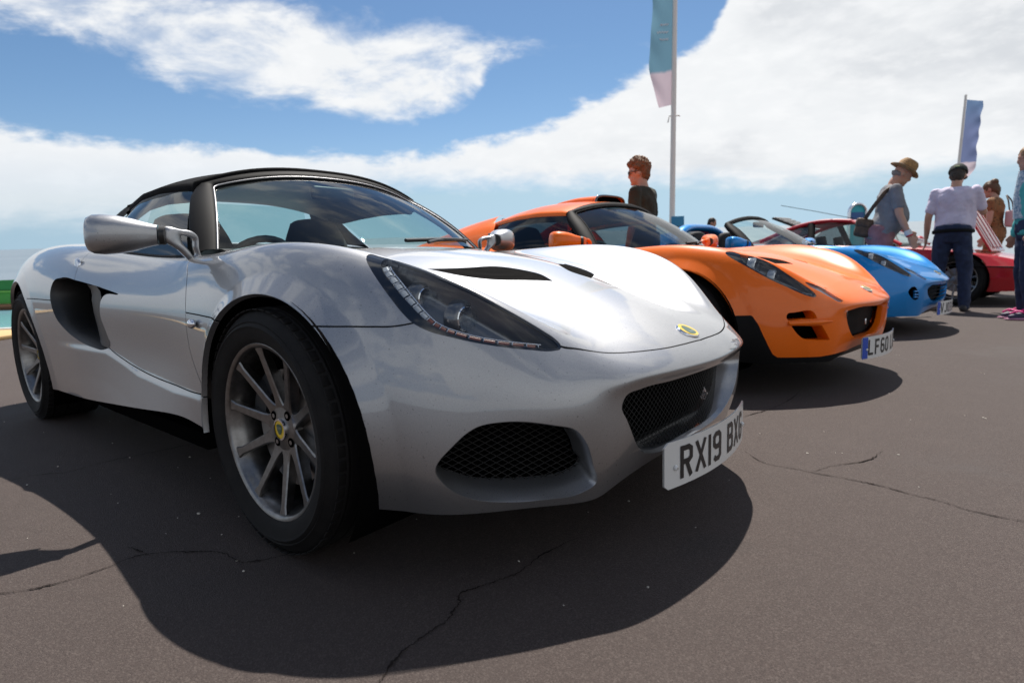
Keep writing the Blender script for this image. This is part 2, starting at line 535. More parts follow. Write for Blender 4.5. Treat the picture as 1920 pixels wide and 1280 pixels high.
PLATE_WHITE = material('plate_white', (.62, .62, .60), 0, .3, .4)
PLATE_BLACK = material('plate_black', (.012, .012, .013), 0, .35)
PLATE_BLUE = material('plate_blue', (.01, .06, .40), 0, .35)
SCREEN_TRIM = material('screen_trim', (.30, .30, .31), .8, .45)
DUCT = material('duct_grey', (.055, .052, .052), .3, .45)
MIRROR_GLASS = material('mirror_glass', (.25, .27, .28), 1., .06)
SEAT = material('seat_cloth', (.014, .014, .016), 0, .8)
BOLT_WHITE = material('bolt_white', (.65, .65, .63), 0, .4)


def smooth_mesh(name, S):
    m = bpy.data.meshes.new(name)
    V = np.ascontiguousarray(S.V, dtype=np.float32); T = np.ascontiguousarray(S.T, dtype=np.int32)
    m.vertices.add(len(V)); m.vertices.foreach_set('co', V.ravel())
    m.loops.add(T.size); m.loops.foreach_set('vertex_index', T.ravel())
    m.polygons.add(len(T)); m.polygons.foreach_set('loop_start', np.arange(0, T.size, 3, dtype=np.int32))
    m.polygons.foreach_set('use_smooth', np.ones(len(T), bool))
    m.update(calc_edges=True)
    return m


def obj(name, S, mat, parent=None, normals=False, flat=False):
    if isinstance(S, Surf):
        if not len(S.T): return None
        m = smooth_mesh(name, S)
        if normals: m.normals_split_custom_set_from_vertices(S.N.tolist())
        elif flat: m.polygons.foreach_set('use_smooth', np.zeros(len(m.polygons), bool))
    else:
        m = S
    if mat is not None and not m.materials: m.materials.append(mat)
    o = bpy.data.objects.new(name, m); COL.objects.link(o)
    if parent is not None: o.parent = parent
    return o


def obj_split(name, S, mat, parent=None, normals=False, least=4):
    """one object for each separate piece"""
    return [obj(name, c, mat, parent, normals) for c in S.components() if len(c.T) >= least]


def thing(name, label, cat, loc=(0, 0, 0), rotz=0., group=None, kind=None):
    o = bpy.data.objects.new(name, None); COL.objects.link(o); o.empty_display_size = .2
    o.location = loc; o.rotation_euler = (0, 0, rotz)
    return tag(o, label, cat, group, kind)


def tag(o, label=None, cat=None, group=None, kind=None):
    if label: o['label'] = label
    if cat: o['category'] = cat
    if group: o['group'] = group
    if kind: o['kind'] = kind
    return o


def box(c, s, bev=0.):
    """bevelled box as Surf, centre c, full sizes s"""
    bm = bmesh.new(); bmesh.ops.create_cube(bm, size=1)
    for v in bm.verts: v.co = Vector((v.co.x * s[0], v.co.y * s[1], v.co.z * s[2]))
    if bev: bmesh.ops.bevel(bm, geom=bm.edges[:], offset=bev, segments=2, affect='EDGES', profile=.6)
    bmesh.ops.triangulate(bm, faces=bm.faces[:])
    V = np.array([v.co[:] for v in bm.verts]) + np.asarray(c, float); bm.verts.index_update()
    T = np.array([[v.index for v in f.verts] for f in bm.faces]); bm.free()
    return Surf(V, T)


def tube(path, rad, n=12, caps=True, squash=None, up=(0, 0, 1)):
    """swept circle/ellipse; rad scalar, per-point, or per-point (a, b)"""
    P = np.asarray(path, float); m = len(P)
    rad = np.asarray(rad, float)
    if rad.ndim == 0: rad = np.full((m, 2), float(rad))
    elif rad.ndim == 1: rad = np.stack([rad, rad], 1)
    Tn = np.gradient(P, axis=0); Tn /= np.maximum(np.linalg.norm(Tn, axis=1), 1e-9)[:, None]
    t = np.linspace(0, 2 * np.pi, n, endpoint=False); rings = []
    u0 = np.asarray(up, float)
    if abs(Tn[0] @ u0) > .95: u0 = np.array([1., 0, 0])
    for i in range(m):
        u = u0 - Tn[i] * (u0 @ Tn[i]); u /= np.linalg.norm(u); v = np.cross(Tn[i], u); u0 = u
        rings.append(P[i] + np.outer(np.cos(t) * rad[i, 0], u) + np.outer(np.sin(t) * rad[i, 1], v))
    S = loft(rings)
    if caps: S = merge(S, cap(rings[0], True), cap(rings[-1]))
    return S


def lathe(profile, n=64, axis='y', sharp=()):
    """profile of (radius, along axis); y axis lathe"""
    t = np.linspace(0, 2 * np.pi, n, endpoint=False)
    rings = [np.c_[r * np.cos(t), np.full(n, a), r * np.sin(t)] for r, a in profile]
    return loft(rings)


def flatten(S):
    """unshared vertices for crisp edges"""
    return Surf(S.V[S.T].reshape(-1, 3), np.arange(len(S.T) * 3).reshape(-1, 3))


def ellipsoid(c, r, n=24, m=14, R=None):
    t = np.linspace(0, 2 * np.pi, n, endpoint=False); p = np.linspace(0, np.pi, m)
    V = np.array([[np.sin(b) * np.cos(a), np.sin(b) * np.sin(a), np.cos(b)] for b in p for a in t]) * np.asarray(r)
    if R is not None: V = V @ np.asarray(R).T
    V = V + np.asarray(c, float)
    T = []
    for i in range(m - 1):
        for j in range(n):
            a, b = i*n + j, i*n + (j+1) % n; c2, d = a + n, b + n
            if i > 0: T.append((a, c2, b))
            if i < m - 2: T.append((b, c2, d))
    return Surf(V, np.array(T))


def text_surf(s, size, depth=0.):
    cu = bpy.data.curves.new('t', 'FONT'); cu.body = s; cu.size = size; cu.align_x = 'CENTER'; cu.align_y = 'CENTER'; cu.extrude = depth
    o = bpy.data.objects.new('t', cu); COL.objects.link(o)
    me = bpy.data.meshes.new_from_object(o.evaluated_get(bpy.context.evaluated_depsgraph_get()))
    bm = bmesh.new(); bm.from_mesh(me); bmesh.ops.triangulate(bm, faces=bm.faces[:]); bm.verts.index_update()
    V = np.array([v.co[:] for v in bm.verts]); T = np.array([[v.index for v in f.verts] for f in bm.faces]); bm.free()
    bpy.data.objects.remove(o); bpy.data.curves.remove(cu); bpy.data.meshes.remove(me)
    return Surf(V, T)
# ---------------------------------------------------------------- promenade, sea, pool edge
def plane_pts(depth, lat, z=0.):
    """point on the promenade: metres out to sea and along the shore from under the camera"""
    f = Vector((-.6475, .7621, 0)); r = Vector((.7621, .6475, 0))
    p = Vector((CAM.x, CAM.y, 0)) + f*depth + r*lat
    return (p.x, p.y, z)

def _asphalt(nt, b):
    B = NB(nt); co = B.obj()
    big = B.noise(.35, 4, .6, co); mid = B.noise(6.0, 6, .70, co); fine = B.noise(360, 3, .6, co); grit = B.noise(700, 2, .5, co)
    base = B.ramp(fine, [(.30, (.038, .0275, .0245)), (.50, (.054, .0393, .0350)), (.72, (.075, .0560, .0492))])
    base = B.mix(B.math('MULTIPLY', B.smooth(grit, .60, .72), .55), base, (.19, .17, .155))
    base = B.mix(B.math('MULTIPLY', B.smooth(grit, .36, .28), .6), base, (.022, .018, .016))
    base = B.mix(B.math('MULTIPLY', B.smooth(mid, .45, .75), .28), base, (.080, .062, .055))
    base = B.mix(B.math('MULTIPLY', B.smooth(big, .42, .68), .30), base, (.042, .033, .030))
    stain = B.smooth(B.noise(1.7, 2, .4, co), .70, .76)
    base = B.mix(B.math('MULTIPLY', stain, .35), base, (.035, .030, .028))
    vo = B.n('TexVoronoi'); vo.inputs['Scale'].default_value = 380; B.l(co, vo.inputs['Vector'])
    sp = B.n('SeparateColor'); B.l(vo.outputs['Color'], sp.inputs[0])
    base = B.mix(B.math('MULTIPLY', B.smooth(sp.outputs[0], .72, .80), .26), base, (.150, .124, .110))          # pale stone chips
    base = B.mix(B.math('MULTIPLY', B.smooth(sp.outputs[1], .70, .78), .35), base, (.026, .020, .018))          # dark chips
    worn = B.smooth(B.noise(.9, 5, .7, co, dist=.6), .50, .72)
    base = B.mix(B.math('MULTIPLY', worn, .30), base, (.030, .023, .021))
    B.l(base, b.inputs['Base Color'])
    B.l(B.math('ADD', .80, B.math('MULTIPLY', worn, -.12)), b.inputs['Roughness'])
    h = B.math('ADD', B.math('ADD', fine, B.math('MULTIPLY', grit, .5)), B.math('MULTIPLY', vo.outputs['Distance'], -.9))
    B.bump(h, .55, .003, b)
ASPHALT = material('asphalt', (.09, .075, .065), 0, .88, spec=.3, build=_asphalt)

def _sea(nt, b):
    B = NB(nt); co = B.obj()
    n = B.noise(.012, 8, .65, co); B.l(B.ramp(n, [(.35, (.11, .15, .18)), (.7, (.16, .20, .23))]), b.inputs['Base Color'])
    B.bump(B.noise(.5, 6, .6, co), .35, .6, b)
SEA = material('sea_water', (.12, .18, .2), 0, .45, build=_sea)

pr_ = [plane_pts(-400, -400), plane_pts(-400, 400), plane_pts(46, 400), plane_pts(46, -400)]
g = Surf(np.array(pr_), np.array([[0, 1, 2], [0, 2, 3]])); ground = obj('ground', g, ASPHALT); tag(ground, kind='structure')
# cracks in the tarmac: ragged dark ribbons of varying width
CRACKS = [
 [(-.40,-1.42),(-.333,-1.324),(-.312,-1.274),(-.274,-1.217),(-.253,-1.163),(-.244,-1.092),(-.248,-1.013),(-.211,-.966),(-.158,-.924),(-.10,-.878),(-.054,-.87),(.005,-.868),(.031,-.836),(.051,-.792),(.09,-.70)],
 [(-.339,-1.026),(-.30,-1.015),(-.255,-1.012)],
 [(.66,-1.05),(.591,-.938),(.567,-.90),(.551,-.852),(.547,-.797),(.546,-.753),(.534,-.723),(.516,-.686),(.497,-.661),(.502,-.621),(.521,-.573),(.537,-.519),(.531,-.433),(.55,-.30)],
 [(.662,.59),(.771,.497),(.854,.493),(.947,.488),(1.033,.489),(1.095,.486),(1.156,.465),(1.231,.449),(1.301,.423),(1.385,.417),(1.445,.423),(1.6,.40)],
 [(-1.254,-1.128),(-1.239,-1.044),(-1.179,-.95),(-1.199,-.848),(-1.186,-.728),(-1.15,-.5)],
 [(.47,.90),(.515,1.059),(.567,1.258),(.589,1.52),(.575,1.721)], [(.90,.492),(.95,.60),(1.02,.70),(1.05,.85)], [(1.6,1.9),(1.9,2.3),(2.0,2.9),(2.4,3.3)]]
CRACK = material('crack_dark', (.020, .0155, .0135), 0, .95, spec=.1)
for L in CRACKS:
    P = np.array(spline(L, False, 14)); n = len(P)
    P = P + np.cumsum(rng.normal(0, .0011, (n, 2)), 0)*.6 + rng.normal(0, .0014, (n, 2))
    d = np.gradient(P, axis=0); d /= np.maximum(np.linalg.norm(d, axis=1), 1e-9)[:, None]; nr = np.c_[-d[:, 1], d[:, 0]]
    w = (.0006 + .0010*np.abs(np.convolve(rng.normal(0, 1, n+8), np.ones(9)/3, 'valid')))*np.minimum(1, np.minimum(np.arange(n), np.arange(n)[::-1])/8 + .15)
    l = np.c_[P + nr*w[:, None], np.full(n, .0025)]; r = np.c_[P - nr*w[:, None], np.full(n, .0025)]
    obj('crack', loft([r, l], closed=False), CRACK, ground)
e0, e1 = Vector(plane_pts(46.02, -400, 0)), Vector(plane_pts(46.02, 400, 0))
q = [e0 - UP*5, e1 - UP*5, e1, e0]
o = obj('sea_wall', Surf(np.array([v[:] for v in q]), np.array([[0, 1, 2], [0, 2, 3]])), material('wall_concrete', (.32, .30, .27), 0, .9)); tag(o, kind='structure')
c0 = Vector(plane_pts(40, 0)) - UP*4.
far = 26000
q = [c0 - ALONG*far, c0 + ALONG*far, c0 + ALONG*far + SEAWARD*far, c0 - ALONG*far + SEAWARD*far]
o = obj('sea', Surf(np.array([v[:] for v in q]), np.array([[0, 1, 2], [0, 2, 3]])), SEA); tag(o, kind='structure')

# loose grit and flecks on the tarmac
parts = []
for k in range(330):
    dpt, lat = rng.uniform(.25, 5.5), rng.uniform(-3, 3.2); p = np.array(plane_pts(dpt, lat))
    s = rng.choice([.0015, .002, .0028, .004], p=[.5, .3, .15, .05])
    e = ellipsoid(p + [0, 0, s*.4], (s*rng.uniform(.8, 2), s*rng.uniform(.8, 1.4), s*.6), 6, 5)
    parts.append(e)
o = obj('loose_grit', merge(*parts), material('grit', (.48, .44, .38), 0, .8)); tag(o, 'pale grit and flecks scattered on the tarmac', 'grit', kind='stuff')

# paddling pool at the far left: sandy kerb, shallow water, green wall behind
def slab(d0, d1, l0, l1, z0, z1, bev=0.):
    c = np.array(plane_pts((d0+d1)/2, (l0+l1)/2, (z0+z1)/2)); s = box((0, 0, 0), (l1-l0, d1-d0, z1-z0), bev)
    A = np.array([[.7621, -.6475, 0], [.6475, .7621, 0], [0, 0, 1.]])
    return Surf(s.V @ A.T + c, s.T)
KERB = material('kerb_sand', (.50, .33, .15), 0, .85); 
def _pool(nt, b):
    B = NB(nt); co = B.obj(); B.bump(B.noise(6, 3, .5, co), .15, .02, b)
POOL = material('pool_water', (.19, .42, .50), 0, .12, build=_pool)
WALLG = material('wall_green', (.012, .155, .020), 0, .5); WALLG2 = material('wall_green_light', (.16, .36, .05), 0, .5); WALLB = material('wall_brown', (.13, .06, .025), 0, .8)
kb = thing('pool_kerb', 'sandy coloured kerb along the pool beyond the silver car', 'kerb', plane_pts(7.3, -9))
def put(parent, name, S, m):
    S.V = S.V - np.array(parent.location); return obj(name, S, m, parent)
put(kb, 'kerb_stone', slab(6.75, 7.75, -14.5, -6.0, .0, .05, .012), KERB); put(kb, 'kerb_edge', slab(7.752, 7.85, -14.5, -6.0, .0, .07, .01), material('kerb_white', (.62, .60, .56), 0, .7))
o = obj('pool_water', Surf(np.array([plane_pts(7.86, -15, .012), plane_pts(7.86, -6, .012), plane_pts(13.9, -6, .012), plane_pts(13.9, -19, .012)]), np.array([[0, 1, 2], [0, 2, 3]])), POOL); tag(o, kind='structure')
gw = thing('green_wall', 'low green wall with a lighter rail behind the pool', 'wall', plane_pts(14.3, -12))
put(gw, 'plinth', slab(13.92, 14.6, -19, -7, 0, .13), WALLB); put(gw, 'lower_board', slab(14.05, 14.5, -19, -7, .15, .42, .01), material('wall_green_low', (.05, .24, .02), 0, .5)); put(gw, 'rail', slab(14.0, 14.5, -19, -7, .425, .465, .01), WALLG2); put(gw, 'upper_board', slab(14.05, 14.5, -19, -7, .47, .72, .01), WALLG)

# ---------------------------------------------------------------- flags, info board
def _flag(c0, c1, c2, z0, z1):
    def f(nt, b):
        B = NB(nt); co = B.obj(); sp = B.n('SeparateXYZ'); B.l(co, sp.inputs[0])
        t = B.math('DIVIDE', B.math('SUBTRACT', sp.outputs[2], z0), z1-z0, clamp=True)
        n = B.noise(1.6, 3, .5, co)
        B.l(B.ramp(B.math('ADD', t, B.math('MULTIPLY', B.math('SUBTRACT', n, .5), .10)), [(0, c0), (.175, c0), (.192, c1), (.6, c1), (1, c2)]), b.inputs['Base Color'])
        tr = B.n('BsdfTranslucent'); B.l(b.inputs['Base Color'].links[0].from_socket, tr.inputs[0]); mx = B.n('MixShader'); mx.inputs[0].default_value = .45
        B.l(b.outputs[0], mx.inputs[1]); B.l(tr.outputs[0], mx.inputs[2]); B.l(mx.outputs[0], nt.nodes['Material Output'].inputs[0])
    return f
POLE = material('pole_white', (.80, .75, .68), .0, .45)
def banner(name, label, loc, zbot, ztop, width, side, cols, poleh, lean, text=True, r=.068):
    t = thing(name, label, 'flag', loc)
    lx = np.array(lean)
    path = np.array([[0, 0, 0], [lx[0]*.5*poleh, lx[1]*.5*poleh, poleh*.5], [lx[0]*poleh, lx[1]*poleh, poleh]])
    obj('pole', tube(spline(path, False, 6), np.linspace(r, r*.7, 13), 14), POLE, t)
    rt = np.array([.7621, .6475, 0])*side
    R = []
    for v in np.linspace(0, 1, 40):
        z = zbot + (ztop-zbot)*v; u = np.linspace(0, 1, 16); base = np.array([lx[0]*z, lx[1]*z, z])
        w = width*(1 - .42*max(0, 1-v/.22)**1.4); sl = -.16*width*max(0, 1-v/.2)
        dz = -.10*u*width
        wav = .06*width*np.sin(v*13 + u*3.5) + .05*width*np.sin(v*31 - u*5)*u
        R.append(base + np.outer(.05 + u*w*(1+.06*np.sin(v*9)), rt) + np.c_[np.zeros(16), np.zeros(16), dz] + np.outer(wav*u, [-.6475, .7621, 0]))
    m = material('flag_' + name + str(len(MATS)), (.5, .5, .5), 0, .8, build=_flag(*cols, zbot, ztop))
    fl = obj('cloth', loft(R, closed=False), m, t)
    if text:
        for (v0, rows) in ((.72, 3), (.42, 3), (.86, 2)):
            for k in range(rows):
                z = zbot + (ztop-zbot)*v0 - k*.16; n = 14; u = np.linspace(.22, .22 + (.5 if k % 2 else .38), n)
                base = np.array([lx[0]*z, lx[1]*z, z])
                P = base + np.outer(.05 + u*width*1.0, rt) + np.c_[np.zeros(n), np.zeros(n), .025*np.sin(np.arange(n)*1.9+k)] - np.array([-.6475, .7621, 0])*.09*width
                obj('script_line', tube(P, .012, 6), material('script_white', (.75, .78, .80), 0, .7), fl)
    for zc in (zbot-.25,):
        c = np.array([lx[0]*zc, lx[1]*zc, zc]); obj('cleat', tube([c + rt*.13 + [0, 0, -.14], c + rt*.10, c + rt*-.12 + [0, 0, .01], c - rt*.15 + [0, 0, -.01]], .016, 8), POLE, t)
    return t
pz = plane_pts(14, 3.86)
banner('flag_pole', 'tall teal and pale pink banner on a white pole behind the orange car', pz, 4.22, 8.4, .50, -1, ((.58, .48, .53), (.15, .29, .38), (.09, .22, .33)), 8.8, (-.004, .035))
bs = box((0, 0, 0), (.30, .02, .50), .004); A_ = np.array([[.7621, -.6475, 0], [.6475, .7621, 0], [0, 0, 1.]])
st = thing('small_sign', 'small blue notice at the foot of the white flag pole', 'sign', plane_pts(13.9, 3.98))
obj('post', tube([(0, 0, 0), (0, 0, 1.2)], .02, 8), POLE, st)
obj('panel', Surf(bs.V @ A_.T + [0, 0, 1.42], bs.T), material('sign_blue', (.02, .22, .40), 0, .5), st); b2 = box((0, -.014, -.09), (.26, .008, .22), .002); obj('picture', Surf(b2.V @ A_.T + [0, 0, 1.42], b2.T), material('sign_pic', (.10, .12, .09), 0, .6), st)
banner('flag_pole', 'smaller purple blue banner on a leaning pole behind the crowd', plane_pts(20, 14.95), 3.10, 5.55, .52, 1, ((.62, .52, .57), (.17, .21, .37), (.15, .24, .40)), 5.7, (.032, .030), False, .05)
# info board with an arched steel frame
ib = thing('info_board', 'arched steel information board with a teal panel behind the red car', 'sign', plane_pts(14, 8.25))
w_, h_ = .20, 1.62; t = np.linspace(0, np.pi, 17)
arch_p = np.vstack([[(w_, 0, 0)], np.c_[w_*np.cos(t), 0*t, h_ + w_*np.sin(t)], [(-w_, 0, 0)]])
fr = tube(arch_p, [(.05, .035)]*len(arch_p), 10, up=(0, 1, 0)); obj('frame', Surf(fr.V @ A_.T, fr.T), BRIGHT_TRIM, ib)
pp = np.vstack([[(w_*.9, .01, .7)], np.c_[w_*.9*np.cos(t), 0*t+.01, h_ + w_*.9*np.sin(t)], [(-w_*.9, .01, .7)]]); pc = cap(pp)
obj('panel', Surf(np.vstack([pc.V, pc.V + [0, .02, 0]]) @ A_.T, np.vstack([pc.T, pc.T[:, ::-1] + len(pc.V)])), material('board_teal', (.02, .40, .48), 0, .4), ib)
lp = box((0, -.004, 1.50), (.30, .008, .26), .003); obj('lower_picture', Surf(lp.V @ A_.T, lp.T), material('board_blue', (.01, .09, .28), 0, .4), ib)
# ---------------------------------------------------------------- mid-engined roadster shell
# car frame: x forward from the front axle, y to the car's left, z up from the ground
CREST = [(.700,.400,.432),(.612,.447,.508),(.480,.541,.620),(.325,.626,.697),(.130,.678,.743),(-.08,.695,.757),
         (-.28,.700,.749),(-.50,.690,.738),(-.80,.668,.742),(-1.15,.670,.765),(-1.45,.680,.793),(-1.75,.695,.815),
         (-2.05,.702,.832),(-2.35,.690,.838),(-2.65,.645,.822),(-2.92,.56,.785)]
TOP = [  # centre line outwards, four columns before the crest
 [(.790,0,.430),(.781,.13,.431),(.761,.25,.432),(.735,.335,.432)],
 [(.715,0,.488),(.707,.13,.487),(.685,.26,.486),(.652,.37,.492)],
 [(.560,0,.556),(.553,.14,.552),(.535,.28,.546),(.510,.42,.560)],
 [(.360,0,.628),(.355,.15,.624),(.345,.31,.606),(.325,.49,.622)],
 [(.150,0,.690),(.150,.16,.686),(.145,.33,.664),(.135,.51,.676)],
 [(-.07,0,.728),(-.07,.17,.724),(-.07,.34,.706),(-.07,.53,.710)],
 [(-.28,0,.752),(-.28,.17,.749),(-.28,.35,.735),(-.28,.54,.735)],
 [(-.50,0,.765),(-.50,.17,.763),(-.50,.35,.752),(-.50,.54,.742)],
 [(-.80,0,.76),(-.80,.17,.76),(-.80,.35,.755),(-.80,.53,.748)],
 [(-1.15,0,.77),(-1.15,.17,.77),(-1.15,.35,.77),(-1.15,.53,.77)],
 [(-1.45,0,.80),(-1.45,.17,.80),(-1.45,.35,.80),(-1.45,.53,.80)],
 [(-1.75,0,.835),(-1.75,.17,.835),(-1.75,.35,.832),(-1.75,.53,.828)],
 [(-2.05,0,.862),(-2.05,.17,.860),(-2.05,.35,.856),(-2.05,.54,.848)],
 [(-2.35,0,.876),(-2.35,.17,.874),(-2.35,.35,.868),(-2.35,.54,.860)],
 [(-2.65,0,.872),(-2.65,.17,.870),(-2.65,.35,.862),(-2.65,.52,.850)],
 [(-3.00,0,.840),(-3.00,.17,.838),(-2.985,.33,.828),(-2.96,.48,.812)]]
SIDE = [  # below the crest
 [(.700,.408,.390),(.697,.41,.30),(.678,.41,.22),(.655,.41,.155)],
 [(.640,.500,.42),(.632,.52,.33),(.613,.52,.24),(.585,.515,.160)],
 [(.500,.605,.50),(.503,.640,.37),(.497,.648,.25),(.480,.635,.160)],
 [(.360,.705,.57),(.375,.738,.42),(.373,.736,.28),(.355,.705,.165)],
 [(.160,.757,.645),(.195,.790,.52),(.205,.795,.36),(.195,.775,.20)],
 [(-.07,.770,.680),(-.05,.803,.58),(-.05,.812,.40),(-.05,.795,.22)],
 [(-.28,.765,.670),(-.28,.797,.56),(-.28,.803,.40),(-.28,.805,.25)],
 [(-.50,.747,.665),(-.50,.777,.56),(-.50,.778,.42),(-.50,.800,.27)],
 [(-.80,.735,.675),(-.80,.773,.57),(-.80,.768,.42),(-.80,.803,.25)],
 [(-1.15,.745,.690),(-1.15,.785,.58),(-1.15,.780,.43),(-1.15,.805,.225)],
 [(-1.45,.767,.715),(-1.45,.810,.60),(-1.45,.806,.45),(-1.45,.806,.205)],
 [(-1.75,.785,.738),(-1.75,.826,.62),(-1.75,.826,.46),(-1.75,.800,.19)],
 [(-2.05,.795,.752),(-2.05,.834,.64),(-2.05,.838,.48),(-2.05,.805,.19)],
 [(-2.35,.782,.758),(-2.35,.828,.65),(-2.35,.836,.48),(-2.35,.80,.21)],
 [(-2.65,.735,.748),(-2.65,.778,.64),(-2.65,.788,.48),(-2.65,.76,.24)],
 [(-2.92,.63,.715),(-2.93,.66,.60),(-2.93,.67,.45),(-2.90,.64,.28)]]
FRONT = [  # below the nose edge, centre outwards
 [(.770,0,.398),(.757,0,.31),(.735,0,.245),(.715,0,.205)],
 [(.762,.13,.398),(.750,.13,.31),(.729,.13,.245),(.709,.13,.203)],
 [(.744,.25,.397),(.735,.25,.308),(.714,.25,.236),(.694,.25,.190)],
 [(.722,.345,.394),(.717,.345,.303),(.697,.345,.226),(.676,.345,.168)]]
REAR = [
 [(-3.03,0,.74),(-3.03,0,.62),(-3.02,0,.46),(-2.98,0,.30)],
 [(-3.03,.17,.74),(-3.03,.17,.62),(-3.02,.17,.46),(-2.98,.17,.30)],
 [(-3.01,.34,.735),(-3.015,.35,.61),(-3.01,.35,.46),(-2.97,.34,.30)],
 [(-2.98,.52,.725),(-2.985,.55,.61),(-2.985,.56,.46),(-2.95,.54,.29)]]


def body_cage():
    V = []; idx = {}
    def put(p):
        k = tuple(np.round(p, 5))
        if k not in idx:
            idx[k] = len(V); V.append(k)
        return idx[k]
    F = []
    for sg in (-1, 1):
        def P(p):
            return put((p[0], sg * p[1] if p[1] else 0., p[2]))
        ni = len(CREST)
        top = [[P(q) for q in TOP[i]] + [P(CREST[i])] for i in range(ni)]
        side = [[P(CREST[i])] + [P(q) for q in SIDE[i]] for i in range(ni)]
        front = [[top[0][j]] + [P(q) for q in FRONT[j]] for j in range(4)] + [side[0]]
        rear = [[top[-1][j]] + [P(q) for q in REAR[j]] for j in range(4)] + [side[-1]]
        quads = []
        for i in range(ni - 1):
            for j in range(4):
                quads.append((top[i][j], top[i][j+1], top[i+1][j+1], top[i+1][j]))
                quads.append((side[i][j], side[i][j+1], side[i+1][j+1], side[i+1][j]))
        for j in range(4):
            for k in range(4):
                quads.append((front[j][k], front[j][k+1], front[j+1][k+1], front[j+1][k]))
                quads.append((rear[j][k], rear[j+1][k], rear[j+1][k+1], rear[j][k+1]))
        for q in quads:
            F.append(q[::-1] if sg == -1 else q)
    return np.array(V), np.array(F)


_shell = {}
def body_shell(levels):
    if levels not in _shell:
        T, F = body_cage()
        P = interpolate_cage(T, F, 4, .8)
        V, Q = subdivide(P, F, levels)
        Tt = np.vstack([Q[:, [0, 1, 2]], Q[:, [0, 2, 3]]])
        _shell[levels] = Surf(V, Tt)
    return _shell[levels].copy()
# ---------------------------------------------------------------- car parts
_wheel_mesh = {}
def wheel_meshes(RT, RR, W, spokes):
    """axis along y, outer face towards -y, origin at the hub centre on the rim face plane"""
    key = (RT, RR, W, spokes)
    if key in _wheel_mesh: return _wheel_mesh[key]
    D = {}
    # tyre: sidewall and tread with three circumferential grooves
    prof = [(RR-.012, .012), (RR-.002, -.001), (RR+.012, -.010), (RR+.032, -.015), ((RR+RT)/2-.004, -.0165), ((RR+RT)/2-.001, -.0185), ((RR+RT)/2+.003, -.0165), (RT-.034, -.0125), (RT-.031, -.0140), (RT-.028, -.0095), (RT-.014, .000), (RT-.005, .010), (RT-.001, .020)]
    ys = np.linspace(.026, W-.030, 4)
    for y in ys:
        prof += [(RT, y-.004), (RT-.007, y-.003), (RT-.007, y+.003), (RT, y+.004)]
    prof += [(RT-.003, W-.015), (RT-.02, W), (RR-.01, W-.01)]
    S = lathe(prof[::-1], 96)
    D['tyre'] = smooth_mesh('tyre', flatten_smooth(S))
    # tread sipes as shallow raised blocks along both shoulders
    blk = []
    for k in range(60):
        a = 2*np.pi*k/60
        for y0, sl in ((.008, .25), (W-.012, -.25)):
            b = box((0, 0, 0), (.0030, .020, .024), .001)
            b.V = b.V + [0, 0, 0]; R = np.array([[np.cos(a), 0, -np.sin(a)], [0, 1, 0], [np.sin(a), 0, np.cos(a)]])
            b.V = (b.V + [RT-.0035, y0, 0]) @ R.T; blk.append(Surf(b.V, b.T))
    D['tread_blocks'] = smooth_mesh('tread_blocks', merge(*blk))
    # rim: flange, dish, barrel
    prof = [(RR-.015, W-.02), (RR-.028, .10), (RR-.026, .040), (RR-.020, .022), (RR-.014, .012), (RR-.013, .004), (RR-.009, .000), (RR-.002, -.002), (RR+.003, .001), (RR+.002, .010)]
    D['rim'] = smooth_mesh('rim', flatten_smooth(lathe(prof[::-1], 96)))
    # one spoke along +z
    st = np.linspace(0, 1, 9); rings = []
    for s in st:
        r = .048 + (RR-.012-.048)*s
        w = .0134 - .0032*s + .006*max(0, (s-.85)/.15)**2 + .012*max(0, (.25-s)/.25)**2
        yf = .040 - .034*s**1.3 - .002*np.sin(np.pi*s)
        dp = .034 - .014*s
        c = .003
        ring = [(-w, yf+c), (-w+c, yf), (w-c, yf), (w, yf+c), (w*.8, yf+dp), (-w*.8, yf+dp)]
        rings.append(np.array([(x, y, r) for x, y in ring]))
    S = loft(rings); D['spoke'] = smooth_mesh('spoke', flatten_smooth(S, 35))
    hub = lathe([(.0, .036), (.028, .036), (.033, .037), (.052, .039), (.066, .041), (.066, .046), (.060, .070), (.0, .070)][::-1], 48)
    D['hub'] = smooth_mesh('hub', flatten_smooth(hub))
    D['cap'] = smooth_mesh('cap', flatten_smooth(lathe([(.0, .031), (.023, .0315), (.0245, .033), (.0255, .038)][::-1], 40)))
    D['ring'] = smooth_mesh('ring', flatten_smooth(lathe([(.0225, .0295), (.0265, .030), (.0275, .038)][::-1], 40)))
    D['bolt'] = smooth_mesh('bolt', flatten_smooth(lathe([(0, .000), (.006, .000), (.007, .004), (.007, .02)][::-1], 6)))
    D['well'] = smooth_mesh('well', lathe([(0, -.0006), (.0115, -.0006), (.0120, .0004)][::-1], 20))
    disc = lathe([(.060, .075), (.062, .058), (.075, .058), (.145, .058), (.145, .082), (.075, .082)][::-1], 64)
    D['disc'] = smooth_mesh('disc', flatten_smooth(disc))
    t = np.radians(np.linspace(100, 160, 9))
    cal = loft([np.array([[r*np.cos(a), y, r*np.sin(a)] for r, y in ((.095, .045), (.150, .045), (.155, .060), (.155, .095), (.095, .095))]) for a in t])
    D['caliper'] = smooth_mesh('caliper', flatten_smooth(cal))
    # triangle of the badge
    tri = spline([(-.0115, .011), (0, .0135), (.0115, .011), (.002, -.0125), (-.002, -.0125)], True, 5)
    ring = np.c_[tri[:, 0], np.full(len(tri), .0302), tri[:, 1]]
    D['triangle'] = smooth_mesh('triangle', cap(ring))
    tx = text_surf('LOTUS', .0062); V = tx.V[:, [0, 2, 1]] * [1, 1, 1] + [0, .0296, .0035]
    D['letters'] = smooth_mesh('letters', Surf(V, tx.T))
    _wheel_mesh[key] = D
    return D


